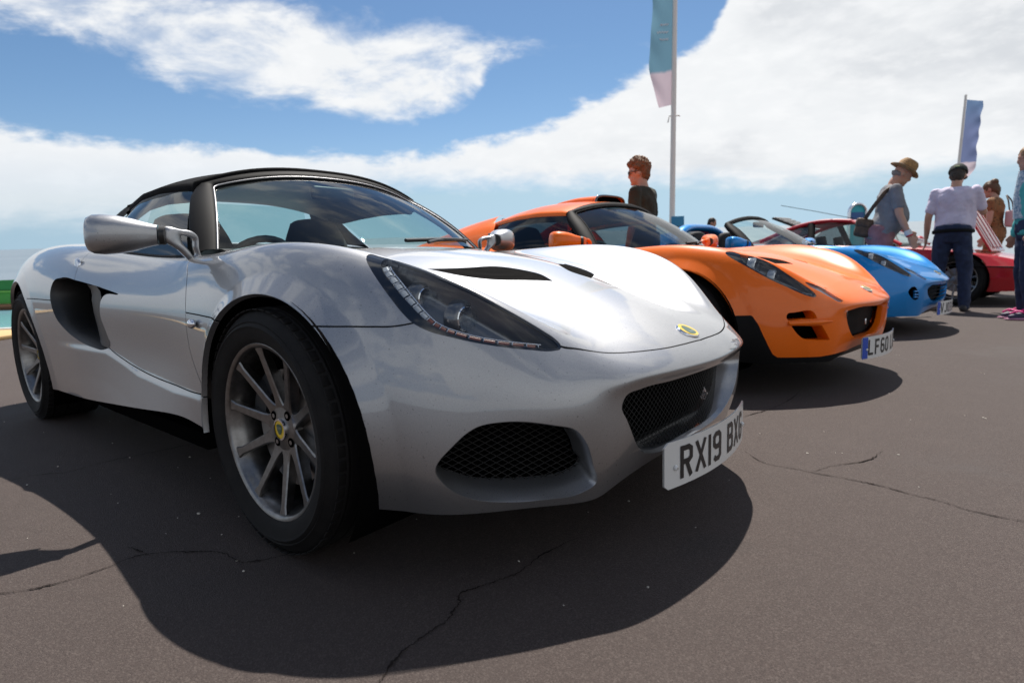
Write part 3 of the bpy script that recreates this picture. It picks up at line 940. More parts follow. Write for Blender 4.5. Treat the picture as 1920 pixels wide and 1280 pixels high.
def flatten_smooth(S, angle=40):
    """split vertices along edges sharper than angle"""
    a, b, c = S.V[S.T[:, 0]], S.V[S.T[:, 1]], S.V[S.T[:, 2]]
    fn = np.cross(b-a, c-a); ok = np.linalg.norm(fn, axis=1) > 1e-14
    T = S.T[ok]; fn = fn[ok]; fn /= np.linalg.norm(fn, axis=1)[:, None]
    co = math.cos(math.radians(angle)); inc = {}
    for f in range(len(T)):
        for k in range(3): inc.setdefault(int(T[f, k]), []).append((f, k))
    V = list(S.V); T = T.copy()
    for v, L in inc.items():
        groups = []
        for f, k in L:
            for g in groups:
                if any(fn[f] @ fn[q] > co for q, _ in g): g.append((f, k)); break
            else: groups.append([(f, k)])
        for g in groups[1:]:
            V.append(S.V[v])
            for f, k in g: T[f, k] = len(V)-1
    return Surf(np.array(V), T)


def make_wheel(parent, loc, side, RT, RR, W, steer=0., spokes=10, detail=True, spin=.1, alloy=None):
    D = wheel_meshes(RT, RR, W, spokes); alloy = alloy or ALLOY
    w = obj('wheel', D['rim'].copy() if False else D['rim'], alloy, parent)
    w.location = loc; w.rotation_euler = (0, spin, steer if side < 0 else steer + math.pi)
    def sub(n, key, mat, **kw):
        o = obj(n, D[key], mat, w)
        for k, v in kw.items(): setattr(o, k, v)
        return o
    sub('tyre', 'tyre', RUBBER); 
    if detail: tag(sub('tread_blocks', 'tread_blocks', RUBBER), kind='stuff')
    for k in range(spokes): sub('spoke', 'spoke', alloy, rotation_euler=(0, 2*math.pi*k/spokes, 0))
    sub('hub', 'hub', alloy); sub('brake_disc', 'disc', STEEL)
    if detail:
        sub('brake_caliper', 'caliper', BLACK_PLASTIC)
        sub('cap_ring', 'ring', CHROME, rotation_euler=(0, -spin, 0)); sub('hub_cap', 'cap', YELLOW, rotation_euler=(0, -spin, 0))
        sub('badge_triangle', 'triangle', GREEN_BADGE, rotation_euler=(0, -spin, 0))
        sub('badge_letters', 'letters', BRIGHT_TRIM, rotation_euler=(0, -spin, 0))
        for k in range(4):
            a = math.pi/4 + k*math.pi/2
            p = (.046*math.cos(a), .0375, .046*math.sin(a))
            sub('bolt_well', 'well', GAP, location=p); sub('wheel_bolt', 'bolt', STEEL, location=(p[0], p[1]-.001, p[2]))
    return w


GLYPH = {  # strokes on a 50 x 79 mm field, centre lines
 'R': [[(7,0),(7,79)],[(7,72),(33,72),(43,66),(43,46),(33,39),(7,39)],[(24,39),(43,0)]],
 'X': [[(5,0),(45,79)],[(45,0),(5,79)]], '1': [[(7,0),(7,79)]],
 '9': [[(43,46),(33,39),(17,39),(7,46),(7,65),(16,72),(34,72),(43,65),(43,14),(34,7),(16,7),(8,14)]],
 'B': [[(7,0),(7,79)],[(7,72),(33,72),(42,66),(42,48),(34,41),(7,41)],[(34,41),(43,34),(43,13),(34,7),(7,7)]],
 'G': [[(43,60),(34,72),(16,72),(7,63),(7,16),(16,7),(34,7),(43,16),(43,36),(28,36)]],
 'L': [[(7,79),(7,7),(44,7)]], 'F': [[(7,0),(7,79)],[(7,72),(44,72)],[(7,40),(38,40)]],
 '6': [[(42,64),(34,72),(16,72),(7,63),(7,16),(16,7),(34,7),(43,16),(43,33),(34,41),(7,41)]],
 '0': [[(16,7),(34,7),(43,16),(43,63),(34,72),(16,72),(7,63),(7,16),(16,7)]],
 'V': [[(4,79),(25,2),(46,79)]], 'J': [[(43,79),(43,16),(34,7),(16,7),(7,16)]], 'U': [[(7,79),(7,16),(16,7),(34,7),(43,16),(43,79)]],
 '3': [[(8,68),(16,72),(34,72),(43,64),(43,47),(34,40),(20,40)],[(34,40),(43,33),(43,15),(34,7),(16,7),(7,13)]],
 'T': [[(25,0),(25,79)],[(3,72),(47,72)]]}


def plate(parent, textv, x0, z0, sag=.060, width=.52, height=.111, eu=False, tilt=0.):
    """curved front plate centred on y = 0; reads from the car's right to its left seen from ahead"""
    def bend(y, z, off=0.):
        # seen from the front, text runs from -y (viewer's left) to +y
        return np.c_[x0 - sag*(y/(width/2))**2 + off + tilt*z, y, z0 + z]
    r = .010; hw, hh = width/2, height/2
    cs = [(hw-r, hh-r, 0), (-hw+r, hh-r, 90), (-hw+r, -hh+r, 180), (hw-r, -hh+r, 270)]
    ol = np.array([(cx + r*math.cos(math.radians(a+k*15)), cz + r*math.sin(math.radians(a+k*15))) for cx, cz, a in cs for k in range(7)])
    n = 40; ys = np.linspace(-hw, hw, n+1)
    # column strips clipped to the rounded outline
    rows = []
    for y in ys:
        e = max(0., abs(y) - (hw-r)); h = hh - r + math.sqrt(max(0, r*r - e*e))
        rows.append((y, -h, h))
    R = np.array(rows)
    fb = bend(R[:, 0], R[:, 1]); ft = bend(R[:, 0], R[:, 2]); bb = fb - [.004, 0, 0]; bt = ft - [.004, 0, 0]
    S = loft([fb, ft, bt, bb, fb], closed=False)
    S = Surf(S.V, S.T[:, ::-1].copy())
    p = obj('number_plate', flatten_smooth(S), PLATE_WHITE, parent)
    adv = {'1': 14+11}
    wid = [(14 if c == '1' else 50) if c != ' ' else 33-11 for c in textv]
    tot = sum(wid) + 11*(len(textv)-1); cur = -tot/2 + (12 if eu else 0)
    for c, wd in zip(textv, wid):
        if c != ' ':
            parts = []
            for st in GLYPH[c]:
                P = np.array(st, float)
                for i in range(len(P)-1):
                    a, b = P[i], P[i+1]; d = b-a; L = np.linalg.norm(d); d = d/L; nrm = np.array([-d[1], d[0]])*6.5
                    a2 = a - d*(3.2 if i else 0); b2 = b + d*(3.2 if i < len(P)-2 else 0)
                    q = np.array([a2-nrm, b2-nrm, b2+nrm, a2+nrm])
                    if c in 'X' : q[:, 1] = np.clip(q[:, 1], 0, 79)
                    yy = (cur + q[:, 0])/1000; zz = (q[:, 1]-39.5)/1000
                    parts.append(Surf(bend(yy, zz, .0012), np.array([[0, 1, 2], [0, 2, 3]])))
            g = merge(*parts); g = flatten(g)
            fn = np.cross(g.V[1::3]-g.V[0::3], g.V[2::3]-g.V[0::3]); fl = fn[:, 0] < 0
            g.T[fl] = g.T[fl][:, ::-1]
            obj('plate_character', g, PLATE_BLACK, p, flat=True)
        cur += wd + 11
    if eu:
        yy = np.linspace(-hw+.002, -hw+.044, 6); zb = np.full(6, -hh+.002); zt = np.full(6, hh-.002)
        S = loft([bend(yy, zb, .0014), bend(yy, zt, .0014)], closed=False); obj('plate_band', Surf(S.V, S.T[:, ::-1].copy()), PLATE_BLUE, p)
    for sy in (-1, 1):
        c = bend(np.array([sy*.222]), np.array([-.008]))[0]
        s = lathe([(0, -.006), (.0045, -.006), (.006, -.003), (.007, 0)][::-1], 16); V = np.c_[-s.V[:, 1], s.V[:, 0], s.V[:, 2]] + c
        obj('plate_screw', Surf(V, s.T[:, ::-1].copy()) , BOLT_WHITE, p)
    return p


def wire_grid(poly, to3d, pitch, wid, ang=(45, -45)):
    """thin wires clipped to a closed 2D polygon, mapped by to3d((n,2)) -> (n,3)"""
    P = np.asarray(poly); c = P.mean(0); out = []
    for A in ang:
        d = np.array([math.cos(math.radians(A)), math.sin(math.radians(A))]); nrm = np.array([-d[1], d[0]])
        h = (P-c) @ nrm; s = (P-c) @ d
        for o in np.arange(math.ceil(h.min()/pitch)*pitch, h.max(), pitch):
            ts = []
            for i in range(len(P)):
                j = (i+1) % len(P)
                if (h[i] > o) != (h[j] > o): ts.append(s[i] + (s[j]-s[i])*(o-h[i])/(h[j]-h[i]))
            ts.sort()
            for a, b in zip(ts[::2], ts[1::2]):
                if b-a < .004: continue
                n = max(2, int((b-a)/.03)+1); t = np.linspace(a, b, n)
                L = c + np.outer(t, d) + nrm*o
                lo = to3d(L - nrm*wid/2); hi = to3d(L + nrm*wid/2); mid = to3d(L) + WIRE_UP*wid*.5
                s1 = loft([lo, mid, hi], closed=False); out.append(s1)
    return merge(*out)
WIRE_UP = np.array([1., 0, 0])


def fold(S):
    V = S.V.copy(); N = S.N.copy(); p = V[:, 1] > 0
    V[p, 1] *= -1; N[p, 1] *= -1
    return Surf(V, S.T, N)


def F(S, poly, proj, facing=None, **kw):
    return field(fold(S), poly, proj, facing, **kw)


def hollow(inside, back, depth_vec, shrink, parent, wall_mat, back_mat, names, lip=.004, steps=3, floor_lift=0., keep=None):
    """walls from the cut outline inwards to a smaller back panel; returns list of back rings"""
    rings = []
    for comp in inside.components():
        if len(comp.T) < 12: continue
        L = max(comp.boundary(), key=len); R0 = resample(comp.V[L], 120)
        N0 = comp.N.mean(0); sg = 1 if R0[:, 1].mean() > .02 else (-1 if R0[:, 1].mean() < -.02 else 0)
        dv = np.array(depth_vec, float); dv[1] *= (1 if sg == 0 else -sg)
        c = R0.mean(0)
        inn = c - R0; inn /= np.linalg.norm(inn, axis=1)[:, None]
        r1 = R0 + inn*lip*.3 - N0*0 + dv/np.linalg.norm(dv)*lip*.4
        r2 = R0 + inn*lip + dv/np.linalg.norm(dv)*lip*2
        rs = [R0, r1, r2]
        for k in range(1, steps+1):
            t = k/steps
            q = c + (R0-c)*(1-(1-shrink)*t) + inn*lip*(1-t) + dv*t
            if floor_lift: q[:, 2] += floor_lift*t*np.clip((c[2]-R0[:, 2])/.05, 0, 1)
            rs.append(q)
        W = loft(rs)
        obj(names[0], W, wall_mat, parent)
        obj(names[1], cap(rs[-1] + dv/np.linalg.norm(dv)*.02), back_mat, parent)
        rings.append(rs[-1])
    return rings
# ---------------------------------------------------------------- the roadster and its variants
HL_TOP = [(.253,-.654,.7133),(.278,-.645,.708),(.325,-.625,.696),(.378,-.600,.676),(.426,-.575,.651),(.471,-.547,.626),(.510,-.522,.600),(.550,-.493,.572),(.588,-.463,.540),(.605,-.449,.522),(.6175,-.4451,.505)]
HL_OUT = HL_TOP + [(.6201,-.4512,.4983),(.6151,-.4633,.4966),(.5802,-.5142,.5035),(.5479,-.5509,.5116),(.5134,-.5842,.5209),(.4867,-.6079,.5295),(.4597,-.6311,.5393),(.4414,-.6462,.5461),(.4199,-.6614,.5576),(.4052,-.6699,.5675),(.3885,-.6765,.5833),(.3551,-.6836,.6196),(.322,-.6857,.6539),(.293,-.683,.6814),(.2721,-.6769,.6992),(.2606,-.6694,.7083)]
HL_EDGE = [(.6079,-.4699,.5015),(.5783,-.5116,.5089),(.5465,-.549,.5166),(.5123,-.5827,.526),(.4762,-.6138,.5398),(.454,-.6315,.5504),(.436,-.6435,.5625),(.4163,-.6535,.5797),(.3918,-.6622,.604),(.3645,-.6688,.6309),(.3422,-.6709,.6531),(.3176,-.67,.6755),(.3022,-.6632,.6906)]
HL_IN = [(.292,-.640,.703),(.325,-.628,.693),(.378,-.603,.673),(.426,-.578,.648),(.471,-.550,.623),(.510,-.525,.597),(.550,-.496,.569),(.588,-.466,.537),(.603,-.452,.520),(.6156,-.4509,.504)] + HL_EDGE
HL2_OUT = [(.245,-.683,.705),(.262,-.662,.708),(.314,-.648,.692),(.365,-.612,.677),(.429,-.583,.644),(.486,-.557,.600),(.541,-.524,.553),(.580,-.498,.518),(.603,-.486,.496),(.611,-.485,.483),(.604,-.502,.477),(.585,-.523,.484),(.544,-.557,.507),(.501,-.589,.534),(.450,-.627,.566),(.390,-.661,.607),(.341,-.680,.640),(.286,-.691,.673),(.259,-.691,.691)]
HL2_IN = [(.306,-.655,.690),(.368,-.617,.673),(.430,-.587,.640),(.487,-.560,.596),(.541,-.528,.549),(.581,-.502,.514),(.601,-.494,.491),(.584,-.520,.491),(.542,-.554,.516),(.500,-.586,.542),(.448,-.624,.575),(.403,-.651,.604),(.364,-.668,.631),(.337,-.672,.654),(.319,-.667,.674)]
IND = [(.560,-.497,.548),(.586,-.457,.536),(.623,-.409,.511),(.667,-.380,.482),(.696,-.363,.462),(.690,-.384,.458),(.654,-.418,.478),(.613,-.455,.505),(.593,-.476,.517),(.572,-.492,.535)]
VENT_P = [(.085,-.339),(.148,-.235),(.188,-.153),(.240,-.108),(.286,-.084),(.350,-.100),(.313,-.173),(.257,-.257),(.193,-.305),(.130,-.328)]
S_INTAKE = [(-1.0376,.6223),(-1.27,.653),(-1.4513,.6749),(-1.639,.6881),(-1.7075,.6739),(-1.7244,.6303),(-1.7119,.5818),(-1.6751,.5269),(-1.5895,.4784),(-1.4735,.4418),(-1.3277,.4196),(-1.2036,.4204),(-1.166,.4344),(-1.1843,.4791),(-1.2123,.5476),(-1.2,.60)]
C_INTAKE = [(.4612,-.6794,.2636),(.4761,-.6599,.2252),(.5116,-.619,.1956),(.5543,-.5664,.1821),(.603,-.5001,.1769),(.6527,-.4302,.1809),(.6744,-.4033,.1995),(.6795,-.423,.2488),(.6794,-.4464,.3023),(.6696,-.4709,.3345),(.6425,-.5084,.3494),(.5648,-.5858,.3624),(.5288,-.6194,.3547),(.4928,-.6548,.3183)]
GRILLE3 = [(.36,.394),(.20,.401),(0,.404),(-.20,.401),(-.31,.399),(-.352,.390),(-.362,.366),(-.345,.335),(-.300,.268),(-.262,.238),(-.215,.222),(0,.218),(.36,.220)]
CABIN = [(-.30,0),(-.36,-.25),(-.49,-.48),(-.62,-.618),(-.72,-.652),(-1.1,-.656),(-1.5,-.666),(-1.62,-.60),(-1.74,-.45),(-1.78,0)]
HLD = np.array([.55, -.5, .67]); HLB = basis(HLD)
ARCH_F = ((.022, .30), .333); ARCH_R = ((-2.30, .317), .362)


def proj2(P, B):
    return np.asarray(P, float) @ B.T


def arc(y):  # windscreen frame helper
    return y


def cabin_curves():
    """windscreen base, windscreen top and outer frame curves as functions of u in [-1, 1]"""
    u = np.linspace(-1, 1, 61)
    base = np.c_[-.615 + .27*(1-np.abs(u)**2.2), .602*u, .756 + .010*(1-u*u)]
    top = np.c_[-.925 + .050*(1-u*u), .462*u, .998 + .060*(1-np.abs(u)**2.4)]
    return u, base, top


def make_roadster(name, label, style, mat, loc, rotz, levels, group):
    root = thing(name, label, 'car', (loc[0], loc[1], 0), rotz, group)
    S = body_shell(levels)
    if style != 'late':                                     # blunter nose of the earlier cars
        S.V[:, 0] = np.where(S.V[:, 0] > .60, .60 + (S.V[:, 0]-.60)*.78, S.V[:, 0])
    # flared wheel-arch lips
    for (c, r) in (ARCH_F, ARCH_R):
        rad = np.hypot(S.V[:, 0]-c[0], S.V[:, 2]-c[1]) - r
        a = np.clip(1 - rad/.050, 0, 1)**1.3 * (rad > -.08)
        ok = (np.abs(S.V[:, 1]) > .55) & (np.abs(S.N[:, 1]) > .25)
        S.V[:, 1] += np.where(ok, np.sign(S.V[:, 1])*a*(.018 if c[0] > -1 else .008), 0)
    # lower sill kick-out and waist crease
    sx = np.clip((S.V[:, 0]+1.75)/.25, 0, 1)*np.clip((-.32-S.V[:, 0])/.06, 0, 1)
    dz = np.interp(S.V[:, 0], [-1.2, -.9, -.58, -.3], [.425, .370, .3505, .3527]) - S.V[:, 2]
    k = np.where((np.abs(S.V[:, 1]) > .6), sx*np.clip(dz/.02, 0, 1)*np.clip(1-(dz-.02)/.16, .35, 1), 0)
    S.V[:, 1] += np.sign(S.V[:, 1])*k*.006
    S.N = vnormals(S.V, S.T)
    for (c, r) in (ARCH_F, ARCH_R):
        f = np.where(np.abs(S.V[:, 1]) > .5, np.hypot(S.V[:, 0]-c[0], S.V[:, 2]-c[1]) - r, .05)
        _, S = S.cut(np.clip(f, -.05, .05))
    _, S = S.cut(F(S, spline(CABIN + [(a, .02) for a, b in ((-1.78, 0), (-.30, 0))], True, 8, sharp=(0, 9, 10, 11)), XY, (0, 0, 1), box=((-2.2, -1, .6), (0, .1, 1.2))))
    # lamps
    new = style == 'late'
    ho, hi = (HL_OUT, HL_IN) if new else (HL2_OUT, HL2_IN)
    po, pi_ = spline(proj2(ho, HLB), True, 6), spline(proj2(hi, HLB), True, 6)
    fbox = ((.15, -.8, .42), (.72, -.3, .8))
    lamp, S = S.cut(F(S, po, HLB, HLD, box=fbox))
    lens, border = lamp.cut(F(lamp, pi_, HLB, HLD, box=fbox))
    ind = None
    if not new:
        ind, S = S.cut(F(S, spline(proj2(IND, HLB), True, 6), HLB, HLD, box=((.5, -.6, .4), (.8, -.3, .6))))
    vent, S = S.cut(F(S, spline(VENT_P, True, 8, sharp=(0, 5)), XY, (0, 0, 1), box=((0, -.4, .5), (.5, .01, .8))))
    # front openings
    CD = np.array([.78, -.62, 0]); CB = basis(CD)
    front = {}
    if style == 'late':
        front['grille'], S = S.cut(F(S, spline(GRILLE3, True, 6), YZ, (1, 0, 0), box=((.5, -.5, .1), (.9, .1, .42))))
        front['corner'], S = S.cut(F(S, spline(proj2(C_INTAKE, CB), True, 6), CB, CD, box=((.3, -.8, .1), (.8, -.3, .42))))
    elif style == 'track':
        g = [(.30,.405),(0,.408),(-.30,.405),(-.335,.398),(-.325,.36),(-.225,.262),(-.19,.252),(0,.248),(.30,.248)]
        front['grille'], S = S.cut(F(S, spline(g, True, 5, sharp=(0, 8)), YZ, (1, 0, 0), box=((.5, -.5, .1), (.9, .1, .42))))
        s1 = [(.525,-.618,.388),(.530,-.611,.405),(.550,-.592,.409),(.618,-.527,.408),(.634,-.517,.375),(.584,-.567,.374),(.533,-.614,.369)]
        s2 = [(.544,-.607,.346),(.650,-.499,.343),(.672,-.444,.267),(.619,-.523,.272),(.589,-.559,.279),(.570,-.582,.300)]
        for i, s in enumerate((s1, s2)):
            front['slot%d' % i], S = S.cut(F(S, spline(proj2(s, CB), True, 5, sharp=(4, 5, 6) if i == 0 else (0, 1, 2)), CB, CD, box=((.4, -.8, .1), (.8, -.3, .45))))
    else:
        g = [(.34,.385),(.15,.398),(0,.400),(-.15,.398),(-.31,.390),(-.340,.370),(-.335,.34),(-.270,.290),(-.18,.262),(0,.256),(.34,.262)]
        front['grille'], S = S.cut(F(S, spline(g, True, 5), YZ, (1, 0, 0), box=((.5, -.5, .1), (.9, .1, .42))))
        s1 = [(.612,-.545,.360),(.628,-.522,.395),(.648,-.496,.398),(.666,-.478,.365),(.669,-.463,.300),(.651,-.487,.290),(.625,-.525,.319)]
        front['slot0'], S = S.cut(F(S, spline(proj2(s1, CB), True, 5), CB, CD, box=((.4, -.8, .1), (.8, -.3, .45))))
    side_in, S = S.cut(F(S, spline(S_INTAKE, True, 6, sharp=(0,)), XZ, (0, -1, 0), box=((-1.9, -1, .3), (-.9, -.5, .8))))
    trim = None
    if style == 'track':
        tp = np.array([(.405,.40),(.431,.355),(.459,.275),(.48,.208),(.495,.192),(.629,.186),(.72,.200),(.8,.205),(.8,.05),(.2,.05),(.2,.40)])
        trim, S = S.cut(F(S, tp, XZ, None, box=((.25, -1, 0), (.9, .01, .5))))
    # panel gaps
    gw = .0017 if levels > 4 else .0024
    gaps = []
    def gap(P, pr, fc, bx=None, h=gw):
        nonlocal S
        Q = spline(P, False, 6)
        fs, ok = F(S, Q, pr, fc, closed=False, box=bx, signed=True)
        if bx is not None or True: S = S.cut(fs, both=True)      # vertices on the line first, then the strip beside it
        g, S = S.cut(F(S, Q, pr, fc, closed=False, half=h, box=bx)); gaps.append(g)
    if new:
        gap([(.60,-.462),(.62,-.4439),(.6375,-.4174),(.6569,-.3846),(.6854,-.3198),(.7108,-.2428),(.7277,-.1706),(.7371,-.0957),(.7424,0.)], XY, (0, 0, 1), ((.4, -.6, .4), (.9, .01, .6)))
        gap([(.14,.5675),(.1908,.5671),(.2491,.5643),(.2971,.5632),(.3399,.5622),(.3776,.5623),(.4039,.567),(.43,.575)], XZ, (0, -1, 0), ((0, -1, .4), (.6, -.4, .7)))
    gap([(-.625,.77),(-.60,.745),(-.5766,.7195),(-.5231,.6825),(-.4949,.6439),(-.474,.6062),(-.4634,.5747),(-.4576,.5229),(-.4425,.4622),(-.3917,.4059),(-.3045,.3527),(-.25,.33)], XZ, (0, -1, 0))
    gap([(-.4634,.5747),(-.3364,.5718),(-.16,.566)], XZ, (0, -1, 0))
    gap([(-.25,.352),(-.3045,.3527),(-.4436,.3477),(-.5796,.3505),(-.7428,.3565),(-.9027,.3698),(-1.0352,.3907),(-1.1778,.4259),(-1.20,.435)], XZ, (0, -1, 0), ((-1.3, -1, .2), (-.2, -.5, .5)))
    gap([(-2.05,.6010),(-1.95,.6003),(-1.8305,.5988),(-1.66,.596)], XZ, (0, -1, 0), ((-2.2, -1, .5), (-1.5, -.5, .7)))
    gap([(-1.47,.66),(-1.50,.71),(-1.53,.77),(-1.55,.86)], XZ, None, ((-1.7, -1, .6), (-1.3, -.5, .9)), h=.0012)
    # name the panels by where they lie
    seeds = [('front_clamshell', (.05, 0, .73)), ('front_bumper', (.70, -.45, .40)), ('front_bumper', (.77, 0, .44)), ('door', (-.9, -.77, .6)), ('door', (-.9, .77, .6)), ('sill', (-.8, -.80, .29)), ('sill', (-.8, .80, .29)),
             ('wing_panel', (-.36, -.79, .48)), ('wing_panel', (-.36, .79, .48)), ('rear_clamshell', (-2.3, -.7, .84))]
    panels = {}
    for comp in S.components():
        if len(comp.T) < 30: continue
        d = [min(np.linalg.norm(comp.V - np.array(p), axis=1)) for _, p in seeds]
        i = int(np.argmin(d)) if min(d) < .05 else -1
        nm = seeds[i][0] if i >= 0 else 'body_panel'
        P = obj(nm, comp, mat, root, normals=True)
        E_ = extrude_edges(comp, depth=.014)
        if len(E_.T): obj_split('panel_edge', E_, mat, P)
        panels.setdefault(nm, []).append(P)
    if trim is not None:
        for comp in trim.components():
            if len(comp.T) > 30:
                P = obj('splitter', comp, BLACK_TRIM, root, normals=True)
    for g in gaps:
        if len(g.T):
            g.V = g.V - g.N*.006; obj_split('panel_gap', g, GAP, root)
    # wheel wells, floor
    for sg in (-1, 1):
        for (c, r) in (ARCH_F, ARCH_R):
            t = np.radians(np.linspace(-35, 215, 40)); yo, yi = (.79 if c[0] > -1 else .81), .50
            rings = [np.c_[c[0]+(r+dr)*np.cos(t), np.full(40, sg*y), c[1]+(r+dr)*np.sin(t)] for y, dr in ((yo, .006), (yi, .006), (yi, -.30))]
            obj('wheel_arch_liner', loft(rings, closed=False), LINER, root)
    fl = np.array([(.60,-.40),(.40,-.48),(-.5,-.50),(-.5,-.74),(-1.8,-.74),(-1.8,-.48),(-2.9,-.48),(-2.9,.48),(-1.8,.48),(-1.8,.74),(-.5,.74),(-.5,.50),(.40,.48),(.60,.40)])
    fr = np.c_[fl, np.full(len(fl), .150)]
    obj('undertray', merge(loft([fr, fr+[0, 0, .05]]), cap(fr, True), cap(fr+[0, 0, .05])), LINER, root)
    nb = np.array([[.66, y, z] for y, z in ((-.34,.16),(.34,.16),(.34,.24),(-.34,.24))])
    obj('nose_support', box((.60, 0, .20), (.12, .66, .07), .01), BLACK_PLASTIC, root)
    # openings
    if style == 'late':
        R = hollow(front['grille'], None, (-.060, 0, .0), .90, root, mat, GAP, ('grille_surround', 'grille_back'), lip=.006)
        for ring in R:
            def t3(L, ring=ring):
                w = np.abs(L[:, 0]); return np.c_[np.interp(w, [0, .1, .2, .3, .36], [.712, .706, .692, .668, .650]), L]
            tag(obj('grille_mesh', wire_grid(ring[:, 1:], t3, .0115, .0018), MESHMAT, root), kind='stuff')
        R = hollow(front['corner'], None, (-.060, .030, .004), .94, root, mat, GAP, ('intake_surround', 'intake_back'), lip=.006, floor_lift=.022)
        for ring in R:
            sg = np.sign(ring[:, 1].mean()); c = ring.mean(0)
            ax = np.array([.62*1, .78*-sg*-1, 0]); ax = np.array([-.62, sg*-.0 + .0, 0])
            u = ring[np.argmax(np.abs(ring[:, 1]))] - ring[np.argmin(np.abs(ring[:, 1]))]; u = u/np.linalg.norm(u); v = np.array([0, 0, 1.]); v = v - u*(v@u); v /= np.linalg.norm(v)
            P2 = np.c_[(ring-c)@u, (ring-c)@v]
            obj('intake_mesh', wire_grid(P2, lambda L: c + np.outer(L[:, 0], u) + np.outer(L[:, 1], v), .0130, .0018, (28, -28)), MESHMAT, root)['kind'] = 'stuff'
        lo = np.array([.775, 0, .205])
        plate(root, 'RX19 BXG', .802, .2095, .036)
    else:
        hollow(front['grille'], None, (-.045, 0, 0), .95, root, mat, BLACK_TRIM, ('grille_surround', 'grille_back'), lip=.006)
        for k in front:
            if k.startswith('slot'):
                hollow(front[k], None, (-.06, .03, 0), .92, root, BLACK_PLASTIC if style == 'early' else mat, GAP, ('intake_surround', 'intake_back'), lip=.004)
        if style == 'early':
            for z in (.295, .325, .355, .380):
                t = np.linspace(-.30, .30, 13) * (1 - (.385-z)*1.5)
                obj('grille_bar', tube(np.c_[.715-.30*t*t, t, np.full(13, z)], .0045, 8), BLACK_TRIM, root)
            for sg in (-1, 1):
                for z in (.315, .335, .36):
                    obj('intake_vane', tube([(.640, sg*.505, z), (.655, sg*.480, z), (.668, sg*.455, z-.004)], (.010, .006, .002), 8), mat, root)
        else:
            for sg in (-1, 1):
                obj('fog_lamp', ellipsoid((.690, sg*.340, .392), (.014, .022, .026)), LENS, root)
                obj('intake_fin', tube([(.54, sg*.622, .358), (.595, sg*.572, .359), (.640, sg*.508, .359), (.672, sg*.445, .359)], [(.010, .005), (.012, .007), (.012, .007), (.004, .003)], 10), mat, root)
            obj('grille_badge', box((.685, 0, .32), (.008, .016, .03), .003), BRIGHT_TRIM, root)
        plate(root, 'LF60 LGX' if style == 'track' else 'VJ03 UTL', .790, .2095, .040, eu=True)
    # bonnet vents
    vt = vent.copy(); vt.V = vt.V - vt.N*.0035
    for comp in vt.components():
        if len(comp.T) > 20: obj('bonnet_vent', comp, VENT, root)
    e = extrude_edges(vent, depth=.012); obj_split('vent_edge', Surf(e.V, e.T[:, ::-1].copy()), mat, root)
    # side intakes
    for comp in side_in.components():
        if len(comp.T) < 20: continue
        sg = np.sign(comp.V[:, 1].mean()); L = max(comp.boundary(), key=len); R0 = resample(comp.V[L], 140); c = R0.mean(0)
        inn = c - R0; inn[:, 1] = 0; inn /= np.linalg.norm(inn, axis=1)[:, None]
        fr = np.clip((R0[:, 0]+1.30)/.12, 0, 1)[:, None]          # front edge: the door skin runs inwards
        q1 = R0 + inn*.004 + [0, -sg*.006, 0]
        q2 = R0 + inn*np.where(fr > .5, .012, .020) + [0, -sg*.035, 0]
        q3 = c + (R0-c)*.80 + [-.06, -sg*.13, .0]
        W = loft([R0, q1, q2, q3]); cen = W.V[W.T].mean(1)
        obj('intake_duct', W, BLACK_PLASTIC, root); obj('intake_back', cap(q3 + [0, -sg*.01, 0]), GAP, root)
        # inner skin: continues the door into the duct
        col = []
        for z in np.linspace(.425, .655, 12):
            i = np.interp(z, [.42, .435, .48, .55, .60, .625, .655], [-1.195, -1.172, -1.188, -1.218, -1.225, -1.20, -1.26])
            yy = .7815
            col.append([(i+.012, sg*(yy+.001), z), (i-.04, sg*(yy-.001), z), (i-.10, sg*(yy-.006), z+.002), (i-.165, sg*(yy-.016), z+.004), (i-.180, sg*(yy-.11), z+.006)])
        col = np.array(col); SK = loft([col[:, k] for k in range(5)], closed=False)
        if sg > 0: SK = Surf(SK.V, SK.T[:, ::-1].copy())
        obj('duct_skin', SK, DUCT, root)
    # headlamps
    for comp in border.components():
        if len(comp.T) > 20:
            comp.V = comp.V - comp.N*.0015; h = obj('headlamp_border', comp, BLACK_GLOSS, root, normals=True)
            ex = extrude_edges(comp, depth=.006)
            if len(ex.T): obj_split('headlamp_seal', ex, BLACK_PLASTIC, h)
    for comp in lens.components():
        if len(comp.T) < 40: continue
        sg = np.sign(comp.V[:, 1].mean())
        L = comp.copy(); hl = obj('headlamp', L, LENS, root, normals=True)
        d = -F(comp, pi_, HLB, HLD, box=fbox)
        Bk = comp.copy(); dep = .006 + .045*np.clip(d/.030, 0, 1)**.8
        Bk.V = Bk.V - HLD/np.linalg.norm(HLD)*np.array([1, -sg, 1])*dep[:, None]; Bk.N = vnormals(Bk.V, Bk.T)
        obj('headlamp_housing', Bk, LAMP_BLACK, hl)
        m = np.array([1, -sg, 1.])
        def lamp_unit(c, r, matr, depth=.03):
            s = lathe([(0, .022), (r*.55, .018), (r*.9, .004), (r, 0), (r*1.12, .002), (r*1.15, .03)][::-1], 36)
            V = np.c_[-s.V[:, 1], s.V[:, 0], s.V[:, 2]]; a = np.array([c[0], c[1], c[2]])*m
            V = V @ np.array([[.96, .20*m[1]*-1, .12], [-.2, .97, 0], [-.12, 0, .99]]).T if False else V
            obj('reflector', flatten_smooth(Surf(V + a, s.T[:, ::-1].copy())), CHROME, hl)
            obj('lamp_lens', ellipsoid(a + [.006, 0, 0], (.012, r*.82, r*.82)), LENS, hl)
